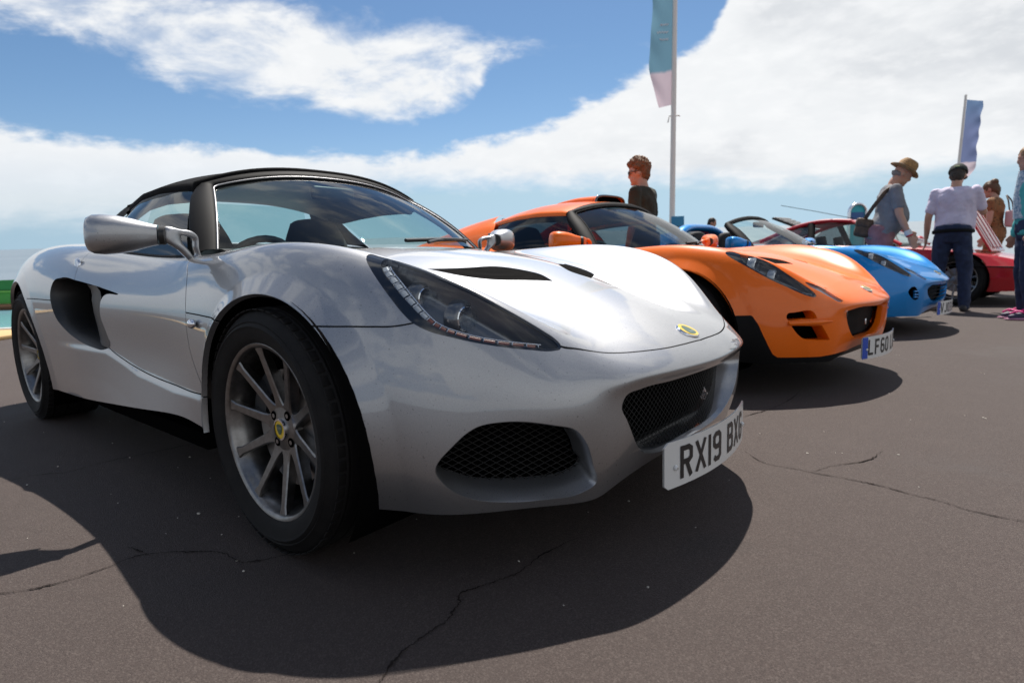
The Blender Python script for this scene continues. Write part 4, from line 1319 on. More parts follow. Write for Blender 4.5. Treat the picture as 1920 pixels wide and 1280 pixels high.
            b = lathe([(r*1.14, 0), (r*1.45, .004), (r*1.6, .03)][::-1], 36); Vb = np.c_[-b.V[:, 1], b.V[:, 0], b.V[:, 2]] + a
            obj('lamp_bezel', Surf(Vb, b.T[:, ::-1].copy()), matr, hl)
        if new:
            lamp_unit((.455, -.560, .567), .026, LAMP_BLACK)
            lamp_unit((.375, -.598, .612), .024, LAMP_BLACK)
            E = spline(HL_EDGE, False, 8); cen = np.array(HL_IN).mean(0); n = len(E)
            tan = np.gradient(E, axis=0); tan /= np.linalg.norm(tan, axis=1)[:, None]
            nd = HLD/np.linalg.norm(HLD); si = np.cross(nd, tan); si *= np.sign(((cen-E)*si).sum(1))[:, None]
            wid_ = np.interp(np.arange(n), [0, n*.5, n*.75, n], [.012, .014, .021, .019])[:, None]; A0 = E + si*.002 - nd*.005; A1 = E + si*wid_ - nd*.008
            cells = np.linspace(4, n-4, 19).astype(int)
            for q in range(len(cells)-1):
                i0, i1 = cells[q]+1, cells[q+1]
                if i1 <= i0: continue
                rows = [A0[i0:i1+1]*m, (A0[i0:i1+1]*.5 + A1[i0:i1+1]*.5 + nd*.003)*m, A1[i0:i1+1]*m, (A1[i0:i1+1]-nd*.012)*m]
                s = loft(rows, closed=False)
                obj('light_cell', s, AMBER if q < 10 else LAMP_GREY, hl)
                obj('cell_divider', tube(np.array([A0[i0-1]+nd*.002, A1[i0-1]+nd*.003])*m, .0011, 6), CHROME, hl)
            obj('light_strip_edge', tube((A1 + nd*.002)[3:-3]*m, .0014, 6), CHROME, hl)
        else:
            lamp_unit((.375, -.612, .628), .030, LAMP_GREY); lamp_unit((.455, -.572, .570), .028, LAMP_GREY)
    if ind is not None:
        for comp in ind.components():
            if len(comp.T) > 15:
                i_ = obj('indicator', comp, LENS, root, normals=True); bk = comp.copy(); bk.V = bk.V - bk.N*.010; obj('indicator_housing', bk, BRIGHT_TRIM if style == 'early' else LAMP_GREY, i_)
                obj('indicator_seal', extrude_edges(comp, depth=.008), BLACK_PLASTIC, i_)
    # badge on the nose
    bc = np.array([.706, 0, .4925]) if style == 'late' else np.array([.683, 0, .4925]); bn = np.array([.46, 0, .888]); bn /= np.linalg.norm(bn); bu = np.array([0, 1., 0]); bv = np.cross(bn, bu)
    def badge(pts2, h):
        return bc + np.outer(pts2[:, 0], bu) - np.outer(pts2[:, 1], bv)*1 + bn*h
    t = np.linspace(0, 2*np.pi, 40, endpoint=False); circ = np.c_[np.cos(t), np.sin(t)]
    el = np.array([.034, .031])
    bd = obj('nose_badge', merge(loft([badge(circ*el, -.004), badge(circ*el, .0030), badge(circ*el*.93, .0042)]), cap(badge(circ*el*.93, .0042))), CHROME, root)
    obj('badge_field', cap(badge(circ*el*.90, .0048)), YELLOW, bd)
    tri = spline([(-.016, .0165), (0, .021), (.016, .0165), (.003, -.020), (-.003, -.020)], True, 6)
    obj('badge_triangle', cap(badge(tri*[1, 1], .0054)), GREEN_BADGE, bd)
    tx = text_surf('LOTUS', .0085); obj('badge_letters', Surf(badge(np.c_[tx.V[:, 0], tx.V[:, 1]+.009], .0060), tx.T), BRIGHT_TRIM, bd)
    # side repeaters and filler cap
    for sg in (-1, 1):
        obj('side_repeater', ellipsoid((-.376, sg*.798, .548), (.020, .010, .013)), CHROME, root)
    s = lathe([(0, .0), (.026, .0), (.030, .003), (.032, .01)][::-1], 30)
    obj('filler_cap', Surf((s.V @ np.array([[.97, 0, .2], [0, 1, 0], [-.2, 0, .97]]).T)*[1, 1, 1] + [-1.535, -.7665, .734], s.T), BRIGHT_TRIM, root)
    # wheels
    for sg in (-1, 1):
        make_wheel(root, (0, sg*.797, .300), sg, .300, .218, .175, spin=-.12, detail=(levels > 4))
        make_wheel(root, (-2.30, sg*.815, .317), sg, .317, .231, .215, spin=.45, detail=(levels > 4), )
    cabin(root, style, mat)
    return root


def mirror_unit(root, mat, sg, style):
    m = np.array([1, -sg, 1.])          # built for the car's right, mirrored for its left
    a = np.array([-.630, -.768, .804]); b = np.array([-.715, -.930, .812])
    st = np.array([0, .06, .18, .34, .55, .75, .88, .95, .985, 1.0]); hh = np.array([.030, .032, .038, .047, .055, .058, .056, .049, .036, .012]); dp = np.array([.028, .030, .040, .054, .064, .066, .062, .052, .036, .012])
    n = 28; t = np.linspace(0, 2*np.pi, n, endpoint=False); ax = (b-a)/np.linalg.norm(b-a); fw = np.cross(ax, [0, 0, 1.]); fw /= np.linalg.norm(fw); up = np.cross(fw, ax)
    rings = []
    for s, h, d in zip(st, hh, dp):
        cs, sn = np.cos(t), np.sin(t); e = .72
        X = np.sign(cs)*np.abs(cs)**e*d; Z = np.sign(sn)*np.abs(sn)**e*h
        rings.append((a + (b-a)*s + np.outer(X, fw) + np.outer(Z, up) + np.array([0, 0, -.004*s])) * m)
    S = merge(loft(rings), cap(rings[-1]), cap(rings[0], True))
    if np.linalg.det(np.array([ax*m, fw*m, up*m])) < 0: S = Surf(S.V, S.T[:, ::-1].copy())
    mr = obj('door_mirror', S, mat, root)
    obj('mirror_joint', tube(np.array([a + (a-b)*.02, a + (a-b)*.10])*m, .029, 20), BLACK_PLASTIC, mr)
    p0 = a + (a-b)*.09
    # bracket plate with a triangular window between the joint and the pillar
    ou = spline([(0, .024), (.045, .020), (.086, .013), (.097, .004), (.100, -.045), (.104, -.088), (.088, -.092), (.062, -.070), (.034, -.042), (.010, -.027), (-.004, -.018), (-.006, .004)], True, 8)
    iw = spline([(.050, .000), (.074, -.003), (.087, -.008), (.089, -.034), (.090, -.060), (.083, -.062), (.068, -.044), (.052, -.022)], True, 12)
    c2 = iw.mean(0)
    def byang(Pq, n=72):
        an = np.unwrap(np.arctan2(Pq[:, 1]-c2[1], Pq[:, 0]-c2[0])); o_ = np.argsort(an % (2*np.pi)); th = (an % (2*np.pi))[o_]; Q = Pq[o_]
        tt = np.linspace(0, 2*np.pi, n, endpoint=False)
        return np.c_[np.interp(tt, th, Q[:, 0], period=2*np.pi), np.interp(tt, th, Q[:, 1], period=2*np.pi)]
    O_, I_ = byang(ou), byang(iw); ey = np.array([-.19, .982, 0]); ex = np.array([.982, .19, 0])
    def pl3(Q, off): return (p0 + np.outer(Q[:, 0], ey) + np.outer(Q[:, 1], [0, 0, 1.]) + ex*off)*m
    mi = lambda k: O_ + (I_-O_)*k
    S = loft([pl3(O_, 0), pl3(mi(.10), .010), pl3(mi(.35), .015), pl3(mi(.65), .013), pl3(mi(.92), .008), pl3(I_, 0), pl3(mi(.92), -.008), pl3(mi(.5), -.014), pl3(mi(.1), -.010), pl3(O_, 0)])
    obj('mirror_arm', S, mat, mr)
    g = [(a + (b-a)*s + fw*(d*.93) + up*z)*m for s, z, d in ((.3, -.035, .058), (.9, -.04, .064), (.9, .04, .064), (.3, .035, .058))]
    obj('mirror_glass', Surf(np.array(g), np.array([[0, 1, 2], [0, 2, 3]])), MIRROR_GLASS, mr)


def cabin(root, style, mat):
    u, base, top = cabin_curves(); nv = 15
    rows = []
    for v in np.linspace(0, 1, nv):
        P = base*(1-v) + top*v; P[:, 0] += .012*4*v*(1-v); P[:, 2] += .016*4*v*(1-v); rows.append(P)
    ws = obj('windscreen', loft(rows, closed=False), GLASS, root)
    # frame: inner edge runs round the glass, outer edge to side glass and roof
    side_i = [r[0] for r in rows]; inner = np.vstack([np.array(side_i), top[3:-3], np.array([r[-1] for r in rows])[::-1]])
    ob = np.array([(-.655, -.664, .738), (-.733, -.638, .815), (-.832, -.592, .905), (-.915, -.545, .966), (-.962, -.502, 1.004)])
    ob = spline(ob, False, 4); mid = np.c_[-.972 + .040*(1-np.linspace(-1, 1, 55)**2), np.linspace(-.497, .497, 55), 1.010 + .074*(1-np.abs(np.linspace(-1, 1, 55))**2.3)]
    outer = np.vstack([ob, mid, (ob*[1, -1, 1])[::-1]])
    n = 160; A = resample(inner, n, False); B_ = resample(outer, n, False)
    off = np.cross(np.gradient(A, axis=0), B_-A); off /= np.maximum(np.linalg.norm(off, axis=1), 1e-9)[:, None]; off *= np.where(((off*[.6, 0, .8]).sum(1) + off[:, 1]*np.sign(A[:, 1])*.5 < 0), -1, 1)[:, None]; off[3:-3] = sum(off[i:n-6+i] for i in range(7))/7
    rr = [A - off*.010, A + off*.004] + [A + (B_-A)*s + off*h for s, h in ((.15, .012), (.4, .017), (.7, .016), (.92, .008))] + [B_, B_ - off*.03]
    S = loft(rr, closed=False)
    fn = np.cross(S.V[S.T[:, 1]]-S.V[S.T[:, 0]], S.V[S.T[:, 2]]-S.V[S.T[:, 0]]).sum(0)
    if fn[2] < 0: S = Surf(S.V, S.T[:, ::-1].copy())
    fr = obj('windscreen_frame', S, BLACK_TRIM, root)
    SP = A + off*.006; SP[2:-2] = (SP[:-4] + SP[1:-3] + SP[2:-2] + SP[3:-1] + SP[4:])/5
    obj('screen_seal', tube(SP, .0034, 8), SCREEN_TRIM if style == 'late' else BLACK_TRIM, fr)
    # wiper
    obj('wiper_arm', tube(spline([(-.30, .02, .772), (-.36, .12, .783), (-.42, .26, .790)], False, 6), .006, 8), BLACK_PLASTIC, root)
    obj('wiper_blade', tube(spline([(-.345, -.05, .780), (-.40, .22, .790), (-.52, .45, .795)], False, 6), .007, 8), BLACK_PLASTIC, root)
    # side glass
    if style != 'early':
        for sg in (-1, 1):
            bt = np.array([(-.70, .662, .742), (-.90, .662, .748), (-1.15, .664, .766), (-1.40, .672, .790), (-1.53, .672, .800)])
            tp = np.array([(-.962, .510, .996), (-1.06, .522, 1.004), (-1.25, .530, 1.008), (-1.45, .526, 1.000), (-1.62, .505, .982)])
            R = []
            for v in np.linspace(0, 1, 9):
                P = bt*(1-v) + tp*v; P[:, 1] += .014*4*v*(1-v); R.append(spline(P*[1, sg, 1], False, 4))
            S = loft(R, closed=False)
            obj('side_window', S, GLASS if style == 'late' else DARK_GLASS, root)
            obj('window_seal', tube(spline((bt*[1, sg, 1]) + [0, 0, -.004], False, 6), .009, 8), BLACK_TRIM, root)
    for sg in (-1, 1): mirror_unit(root, mat, sg, style)
    # roof
    if style != 'early':
        uu = np.linspace(-1, 1, 41); R = []
        xs = np.linspace(-.955, -1.72, 22)
        for x in xs:
            W = np.interp(x, [-1.72, -1.6, -1.4, -1.2, -1.0, -.955], [.500, .520, .541, .542, .522, .512])
            ze = np.interp(x, [-1.72, -1.6, -1.4, -1.2, -1.0, -.955], [.985, 1.000, 1.018, 1.024, 1.016, 1.008])
            zc = np.interp(x, [-1.72, -1.55, -1.35, -1.2, -1.05, -.955], [1.058, 1.098, 1.118, 1.118, 1.108, 1.092])
            sag = .004*np.sin((x+.95)/.26*np.pi)**2 if style == 'late' else 0
            z = ze + (zc-ze)*(1-np.abs(uu)**2.6) - sag*(1-np.abs(uu))
            xx = x + .030*(1-uu*uu)*np.interp(x, [-1.72, -.955], [-1, 1])
            P = np.c_[xx, W*uu, z]
            l = P[0] + [[0, -.006, -.020], [0, .002, -.050], [0, .02, -.054]]; r = P[-1] + [[0, .006, -.020], [0, -.002, -.050], [0, -.02, -.054]]
            R.append(np.vstack([l[::-1], P, r]))
        S = loft(R, closed=False)
        if S.N[:, 2].mean() < 0: S = Surf(S.V, S.T[:, ::-1].copy())
        roof = obj('soft_top' if style == 'late' else 'hard_top', S, FABRIC if style == 'late' else mat, root)
        S2 = Surf(S.V - [0, 0, .012], S.T[:, ::-1].copy()); obj('headlining', S2, BLACK_PLASTIC, roof)
        if style == 'late':
            for x in (-.972, -1.70):
                i = np.argmin(np.abs(xs-x)); obj('roof_hem', tube(R[i] + [0, 0, .003], .010, 10), FABRIC, roof)
        # rear buttresses and window
        for sg in (-1, 1):
            if style == 'late':
                a = np.array([(-1.53, .668, .80), (-1.60, .60, .89), (-1.64, .53, .968), (-1.66, .500, .985)]); b = np.array([(-2.02, .60, .853), (-1.93, .54, .90), (-1.80, .46, .99), (-1.745, .41, 1.035)])
            else:
                a = np.array([(-1.53, .672, .80), (-1.58, .62, .90), (-1.63, .545, .975), (-1.68, .505, .992)]); b = np.array([(-2.55, .64, .855), (-2.35, .57, .91), (-2.05, .46, 1.00), (-1.73, .36, 1.062)])
            rows = [spline((a*(1-k) + b*k)*[1, sg, 1] + [0, sg*.02*4*k*(1-k), .010*4*k*(1-k)], False, 5) for k in np.linspace(0, 1, 9)]
            S = loft(rows, closed=False)
            if (S.N*[0, sg, .5]).sum() < 0: S = Surf(S.V, S.T[:, ::-1].copy())
            obj('rear_buttress', S, BLACK_TRIM if style == 'late' else mat, root)
        q = np.array([(-1.80, -.44, .845), (-1.80, .44, .845), (-1.735, .38, 1.035), (-1.735, -.38, 1.035)])
        obj('rear_window', Surf(q, np.array([[0, 1, 2], [0, 2, 3]])), GLASS if style == 'late' else DARK_GLASS, root)
        if style == 'track':
            # roof scoop: bulged cover with a dark mouth facing forwards
            R = []
            for s in np.linspace(0, 1, 14):
                x = -.985 - .62*s; w = .165 - .05*s; h = .050*(1-s**1.6); zb = np.interp(x, [-1.6, -1.35, -1.2, -.98], [1.09, 1.112, 1.112, 1.094])
                t = np.linspace(0, np.pi, 21); R.append(np.c_[np.full(21, x), w*np.sign(np.cos(t))*np.abs(np.cos(t))**.6, zb - .006 + (h+.006)*np.sin(t)**.55])
            S = loft(R, closed=False)
            if S.N[:, 2].mean() < 0: S = Surf(S.V, S.T[:, ::-1].copy())
            sc = obj('roof_scoop', S, mat, roof)
            obj('scoop_mouth', cap(R[0] - [.03, 0, 0]), GAP, roof); obj('scoop_lip', tube(R[0], .008, 8), BLACK_GLOSS, roof)
            fl = R[0].copy(); obj('scoop_floor', box((-.97, 0, 1.082), (.05, .36, .010), .004), BLACK_GLOSS, roof)
    else:
        # open car: fixed hoop behind the seats with a small rear screen
        R = []
        for s in np.linspace(-1, 1, 31):
            y = .58*s; z = .82 + .195*(1-abs(s)**3.4); R.append((-1.50 - .04*(1-s*s), y, z))
        P = np.array(R); obj('roll_hoop', tube(P, [(.040, .070)]*len(P), 14, up=(0, 0, 1)), mat, root)
        for sg in (-1, 1):
            a = P[:9] if sg < 0 else P[::-1][:9]
            b = a + np.c_[np.linspace(-.35, -.62, 9), np.zeros(9), -np.linspace(.0, .11, 9)]; b[:, 2] = np.maximum(b[:, 2], .83)
            S = loft([a, (a+b)/2 + [0, 0, .012], b], closed=False); 
            if S.N[:, 2].mean() < 0: S = Surf(S.V, S.T[:, ::-1].copy())
            obj('rear_buttress', S, mat, root)
        q = np.array([(-1.54, -.46, .84), (-1.54, .46, .84), (-1.53, .44, .98), (-1.53, -.44, .98)]); obj('rear_window', Surf(q, np.array([[0, 1, 2], [0, 2, 3]])), DARK_GLASS, root)
    # tub, dash, seats, wheel
    pl = np.array([(-.292, -.06), (-.352, -.26), (-.482, -.492), (-.615, -.628), (-.72, -.662), (-1.1, -.666), (-1.5, -.676), (-1.63, -.608), (-1.75, -.455)]); pl = np.vstack([pl, (pl*[1, -1])[::-1]])
    zz = np.interp(pl[:, 0], [-1.8, -1.5, -1.1, -.72, -.3], [.822, .785, .752, .732, .745]); r0 = np.c_[pl, zz]; r1 = np.c_[(pl-[-1.0, 0])*[.92, .92]+[-1.0, 0], np.full(len(pl), .25)]
    tb = loft([r0, r1]); obj('cockpit_tub', merge(tb, cap(r1)), BLACK_PLASTIC, root)
    obj('dashboard', tube(np.array([(-.66, y, .705) for y in np.linspace(-.60, .60, 9)]), [(.060, .17)]*9, 16), BLACK_PLASTIC, root)
    for sg in (-1, 1):
        prof = spline([(-1.10, 0, .34), (-1.28, 0, .36), (-1.42, 0, .50), (-1.48, 0, .68), (-1.525, 0, .82), (-1.545, 0, .93), (-1.55, 0, .955)], False, 4)
        wd = np.interp(np.linspace(0, 1, len(prof)), [0, .2, .55, .72, .85, .95, 1], [.21, .22, .21, .175, .13, .105, .05])
        obj('seat', tube(prof + [.17 if style == 'early' else 0, sg*.32, 0], np.c_[np.interp(np.linspace(0, 1, len(prof)), [0, .9, 1], [.055, .05, .02]), wd], 20, up=(0, 0, 1)), SEAT, root)
        for e in (-1, 1):
            bp_ = spline([(-1.10, sg*.32+e*.20, .40), (-1.30, sg*.32+e*.21, .45), (-1.38, sg*.32+e*.20, .60), (-1.46, sg*.32+e*.16, .76)], False, 5)
            obj('seat_bolster', tube(bp_, np.linspace(.05, .035, len(bp_)), 12), SEAT, root)
    t = np.linspace(0, 2*np.pi, 33); c = np.array([-.90, -.32, .66])
    obj('steering_wheel', tube(c + np.c_[.055*np.sin(t), .16*np.cos(t), .15*np.sin(t)], .014, 10, caps=False), BLACK_PLASTIC, root)
    obj('interior_mirror', box((-.86, 0, 1.0), (.03, .20, .055), .012), BLACK_PLASTIC, root)
# ---------------------------------------------------------------- angular red coupe
def make_red(loc, rotz):
    root = thing('sports_car', 'angular red coupe with its bonnet raised, parked behind the blue roadster', 'car', (loc[0], loc[1], 0), rotz, 'sports cars parked in a row')
    X = [.72, .66, .40, .0, -.45, -.95, -1.7, -2.4, -3.0, -3.30]
    tabs = dict(zc=[.46, .52, .60, .68, .74, .78, .82, .86, .86, .80], zs=[.44, .50, .58, .665, .72, .76, .80, .84, .84, .78],
                ws=[.66, .74, .80, .83, .84, .84, .85, .86, .84, .78], wm=[.74, .83, .895, .93, .93, .925, .93, .94, .92, .86], zm=[.40, .43, .46, .48, .50, .51, .52, .53, .53, .52],
                wl=[.70, .78, .86, .89, .90, .90, .90, .90, .88, .82], zl=[.20, .18, .17, .17, .17, .17, .17, .18, .22, .28])
    xs = np.linspace(.72, -3.30, 150); T = {k: np.interp(xs, X[::-1], v[::-1]) for k, v in tabs.items()}
    def smooth_tab(a):
        k = np.ones(9)/9; p = np.pad(a, 4, mode='edge'); return np.convolve(p, k, 'valid')
    T = {k: smooth_tab(v) for k, v in T.items()}
    rings = []
    for i, x in enumerate(xs):
        g = lambda k: T[k][i]
        half = [(g('wl'), g('zl')), (g('wm')*.99, (g('zl')+g('zm'))/2), (g('wm'), g('zm')-.012), (g('wm'), g('zm')+.012), ((g('wm')+g('ws'))/2, (g('zm')+g('zs'))/2 + .01), (g('ws')+.012, g('zs')-.012), (g('ws')-.012, g('zs')+.004), (.5*g('ws'), g('zs')*.3+g('zc')*.7), (0, g('zc'))]
        H = []
        for (a, b) in zip(half[:-1], half[1:]): H += [np.array(a)*(1-s)+np.array(b)*s for s in (0, .25, .5, .75)]
        H.append(np.array(half[-1])); H = np.array(H)
        R = np.vstack([np.c_[np.full(len(H), x), -H[:, 0], H[:, 1]], np.c_[np.full(len(H), x), H[:, 0], H[:, 1]][::-1][1:]])
        rings.append(R)
    S = loft(rings, closed=False)
    if S.N[:, 2].sum() < 0: S = Surf(S.V, S.T[:, ::-1].copy())
    nose = cap(rings[0]); 
    for cx, r in ((0, .335), (-2.42, .355)):
        f = np.where(np.abs(S.V[:, 1]) > .45, np.hypot(S.V[:, 0]-cx, S.V[:, 2]-.315) - r, .05); _, S = S.cut(np.clip(f, -.05, .05))
    f = np.where((S.V[:, 2] > .6) & (np.abs(S.V[:, 1]) < .70) & (S.V[:, 0] < -.62) & (S.V[:, 0] > -1.95), -1., 1.); S = S.keep(~(f[S.T] < 0).all(1))
    obj('body', flatten_smooth(S, 28), RED, root); obj('nose_panel', nose, BLACK_TRIM, root)
    obj('side_strip', tube([(.60, -.865, .455), (.0, -.936, .482), (-1, -.932, .51), (-2.6, -.94, .53)], .008, 6), BLACK_TRIM, root)
    for sg in (-1, 1):
        for cx, r in ((0, .335), (-2.42, .355)):
            t = np.radians(np.linspace(-35, 215, 30)); rr = [np.c_[cx+(r+.006)*np.cos(t), np.full(30, sg*y), .315+(r+.006)*np.sin(t)] for y in (.90, .5)]
            obj('wheel_arch_liner', loft(rr, closed=False), LINER, root)
        make_wheel(root, (0, sg*.88, .31), sg, .31, .225, .2, detail=False); make_wheel(root, (-2.42, sg*.90, .32), sg, .32, .231, .235, detail=False)
    obj('undertray', box((-1.3, 0, .20), (3.6, 1.0, .06), .01), BLACK_PLASTIC, root)
    # greenhouse
    for sg in (-1, 1):
        A = [(-.62, .78, .775), (-1.28, .56, 1.125)]; 
        obj('windscreen_pillar', tube(np.array([A[0], (-.95, .675, .962), A[1]])*[1, sg, 1], [(.022, .035)]*3, 10), RED, root)
        obj('roof_rail', tube(spline(np.array([A[1], (-1.55, .565, 1.150), (-1.85, .57, 1.130), (-2.05, .60, 1.08), (-2.5, .72, .90)])*[1, sg, 1], False, 6), [(.028, .040)]*25, 10), RED, root)
        obj('centre_pillar', tube(np.array([(-1.72, .80, .80), (-1.80, .58, 1.12)])*[1, sg, 1], [(.035, .05)]*2, 10), BLACK_TRIM, root)
        obj('quarter_bar', tube(np.array([(-1.02, .80, .785), (-1.06, .665, .995)])*[1, sg, 1], .012, 8), BLACK_TRIM, root)
        q = np.array([(-.66, .80, .778), (-1.72, .815, .80), (-1.80, .585, 1.115), (-1.28, .570, 1.115)])*[1, sg, 1]; obj('side_window', Surf(q, np.array([[0, 1, 2], [0, 2, 3]])), GLASS, root)
        q = np.array([(-1.74, .815, .80), (-2.40, .80, .85), (-2.05, .61, 1.07), (-1.82, .585, 1.11)])*[1, sg, 1]; obj('rear_quarter_window', Surf(q, np.array([[0, 1, 2], [0, 2, 3]])), DARK_GLASS, root)
        mr = obj('door_mirror', ellipsoid((-.80, sg*1.0, .845), (.055, .095, .062), 20, 12), RED, root); obj('mirror_stalk', tube([(-.80, sg*.83, .80), (-.80, sg*.93, .83)], .022, 8), BLACK_TRIM, mr); obj('mirror_glass', ellipsoid((-.845, sg*1.0, .845), (.016, .080, .05), 16, 10), BLACK_GLOSS, mr)
    u = np.linspace(-1, 1, 21); rf = []
    for x, W, z, c in ((-1.26, .555, 1.118, .022), (-1.36, .56, 1.138, .022), (-1.55, .565, 1.150, .022), (-1.85, .57, 1.130, .022), (-2.05, .60, 1.080, .022)): rf.append(np.c_[x + .04*(1-u*u)*(1 if x > -1.4 else -1), W*u, z + c*(1-u*u)])
    R = loft(rf, closed=False); R = R if R.N[:, 2].sum() > 0 else Surf(R.V, R.T[:, ::-1].copy()); obj('roof', R, RED, root)
    ws = [np.c_[-.62 + .16*(1-u*u), .775*u, .78 + 0*u], np.c_[-1.265 + .04*(1-u*u), .56*u, 1.122 + .02*(1-u*u)]]; obj('windscreen', loft(ws, closed=False), GLASS, root)
    rw = [rf[-1] - [.01, 0, .005], np.c_[np.full(21, -2.75), .66*u, .875 + 0*u]]; obj('rear_screen', loft(rw, closed=False), DARK_GLASS, root)
    for sg in (-1, 1):
        pr_ = spline([(-1.35, sg*.36, .38), (-1.55, sg*.36, .42), (-1.70, sg*.36, .70), (-1.75, sg*.36, .93)], False, 4); obj('seat', tube(pr_, np.c_[np.full(len(pr_), .06), np.linspace(.24, .12, len(pr_))], 14, up=(0, 0, 1)), SEAT, root)
    obj('cockpit', box((-1.3, 0, .42), (1.2, 1.3, .40), .03), BLACK_PLASTIC, root); obj('dashboard', tube([(-.85, -.66, .74), (-.85, .66, .74)], [(.07, .16)]*2, 12), BLACK_PLASTIC, root)
    # raised engine-cover louvre behind the roof, aerial
    lo = obj('engine_louvre', box((0, 0, 0), (.40, .62, .03), .008), BLACK_TRIM, root); lo.location = (-2.30, -.05, 1.185); lo.rotation_euler = (0, .42, 0)
    for k in range(5): s_ = obj('louvre_slat', box((-.16+.08*k, 0, .022), (.045, .56, .012), .003), STEEL, lo)
    obj('aerial', tube([(-1.20, -.45, 1.14), (-1.75, -.62, 1.30), (-2.20, -.72, 1.42)], .004, 6), BLACK_TRIM, root)
    # bonnet lid standing open, seen from its pale inner face
    lid = obj('bonnet_lid', box((0, 0, 0), (.86, 1.0, .025), .01), RED, root); lid.location = (.07, .0, 1.02); lid.rotation_euler = (0, math.radians(62), 0)
    obj('lid_lining', box((0, 0, .0165), (.74, .80, .006), .002), material('lid_lining', (.52, .42, .42), 0, .5), lid)
    for k in (-1, 0, 1): obj('lid_rib', box((0, k*.27, .024), (.80, .045, .010), .003), RED, lid)
    st = obj('bonnet_prop', tube([(-.12, -.40, .70), (.02, -.40, .98)], .008, 8), BLACK_TRIM, root)
    return root
# ---------------------------------------------------------------- the row of cars
CARS = 'sports cars parked in a row'
make_roadster('sports_car', 'silver roadster with black soft top, nearest car, plate RX19 BXG', 'late', SILVER, (0, 0), 0, 5, CARS)
make_roadster('sports_car', 'orange coupe with roof scoop parked between the silver and blue cars', 'track', ORANGE, (.097, 2.19), math.radians(-7), 4, CARS)
make_roadster('sports_car', 'open-topped blue roadster parked beyond the orange coupe', 'early', BLUE, (.2055, 4.758), math.radians(-7), 4, CARS)
make_red((.96, 8.43), math.radians(-7))
# ---------------------------------------------------------------- people
def remesh(S, voxel, smooth=6, name='m'):
    me = smooth_mesh(name, S); o = bpy.data.objects.new('tmp', me); COL.objects.link(o)
    m = o.modifiers.new('r', 'REMESH'); m.mode = 'VOXEL'; m.voxel_size = voxel
    k = o.modifiers.new('s', 'SMOOTH'); k.factor = .5; k.iterations = smooth
    out = bpy.data.meshes.new_from_object(o.evaluated_get(bpy.context.evaluated_depsgraph_get()))
    bpy.data.objects.remove(o); bpy.data.meshes.remove(me)
    out.name = name; out.polygons.foreach_set('use_smooth', np.ones(len(out.polygons), bool)); out.materials.clear()
    return out


def crumple(me, amp, freq, fine=.35):
    """folds: push vertices along their normals by stretched noise"""
    from mathutils import noise as mn
    n = len(me.vertices); co = np.empty(n*3, np.float32); me.vertices.foreach_get('co', co); co = co.reshape(-1, 3)
    no = np.empty(n*3, np.float32); me.vertices.foreach_get('normal', no); no = no.reshape(-1, 3)
    d = np.array([mn.noise(Vector((p[0]*freq + p[2]*freq*.6, p[1]*freq - p[2]*freq*.4, p[2]*freq*.55))) + fine*mn.noise(Vector(p)*freq*2.7) for p in co.tolist()])
    co = co + no*(amp*d)[:, None]; me.vertices.foreach_set('co', np.ascontiguousarray(co, np.float32).ravel()); me.update()
    return me


def _cloth(c, c2=None, scale=14., bump=.25):
    c2 = c2 or tuple(x*.75 for x in c)
    def f(nt, b):
        B = NB(nt); co = B.obj(); n = B.noise(scale, 4, .55, co)
        B.l(B.ramp(n, [(.35, c2), (.65, c)]), b.inputs['Base Color'])
        B.bump(B.math('ADD', n, B.math('MULTIPLY', B.noise(5, 3, .5, co, dist=1.2), 1.5)), bump, .03, b)
    return f
SKIN = material('skin', (.46, .25, .17), 0, .5, **{'Subsurface Weight': .12, 'Subsurface Radius': (.02, .008, .004)})
def _leopard(nt, b):
    B = NB(nt); co = B.obj(); v = B.n('TexVoronoi'); v.inputs['Scale'].default_value = 26; B.l(co, v.inputs['Vector'])
    B.l(B.ramp(v.outputs['Distance'], [(.25, (.05, .025, .012)), (.42, (.30, .14, .05)), (.7, (.20, .09, .035))]), b.inputs['Base Color'])


def roty(a):
    c, s = math.cos(a), math.sin(a); return np.array([[c, 0, s], [0, 1, 0], [-s, 0, c]])


def rotz3(a):
    c, s = math.cos(a), math.sin(a); return np.array([[c, -s, 0], [s, c, 0], [0, 0, 1.]])


def limb(pts, rad, n=14):
    P = spline(np.array(pts, float), False, 5); r = np.interp(np.linspace(0, 1, len(P)), np.linspace(0, 1, len(rad)), rad)
    return merge(tube(P, r, n), ellipsoid(P[0], (r[0],)*3, 12, 8), ellipsoid(P[-1], (r[-1],)*3, 12, 8))


def hand(w, e, curl=.5, sg=1):
    """palm, four fingers and a thumb hanging from wrist w, coming from elbow e"""
    d = np.asarray(w, float) - np.asarray(e, float); d /= np.linalg.norm(d)
    side = np.array([1., 0, 0]) - d*d[0]; side /= np.linalg.norm(side); nrm = np.cross(d, side)*sg
    c = w + d*.045
    parts = [tube([w - d*.01, w + d*.02, w + d*.06, w + d*.09], [(.022, .026), (.018, .032), (.017, .040), (.014, .038)], 12, up=nrm)]
    for k, (o, L) in enumerate(((-.029, .070), (-.010, .080), (.010, .075), (.028, .060))):
        b0 = w + d*.085 + side*o*1.0; b1 = b0 + d*L*.45 + nrm*-.010*curl; b2 = b1 + d*L*.35 - nrm*.022*curl; b3 = b2 + d*L*.2*(1-curl) - nrm*.022*curl
        parts.append(tube([b0 - d*.01, b0, b1, b2, b3], [.0095, .0095, .009, .0085, .007], 8))
    t0 = w + d*.03 + side*.030; parts.append(tube([w + d*.02 + side*.015, t0, t0 + d*.035 + side*.022, t0 + d*.06 + side*.018], [.012, .0115, .0105, .008], 8))
    return merge(*parts)


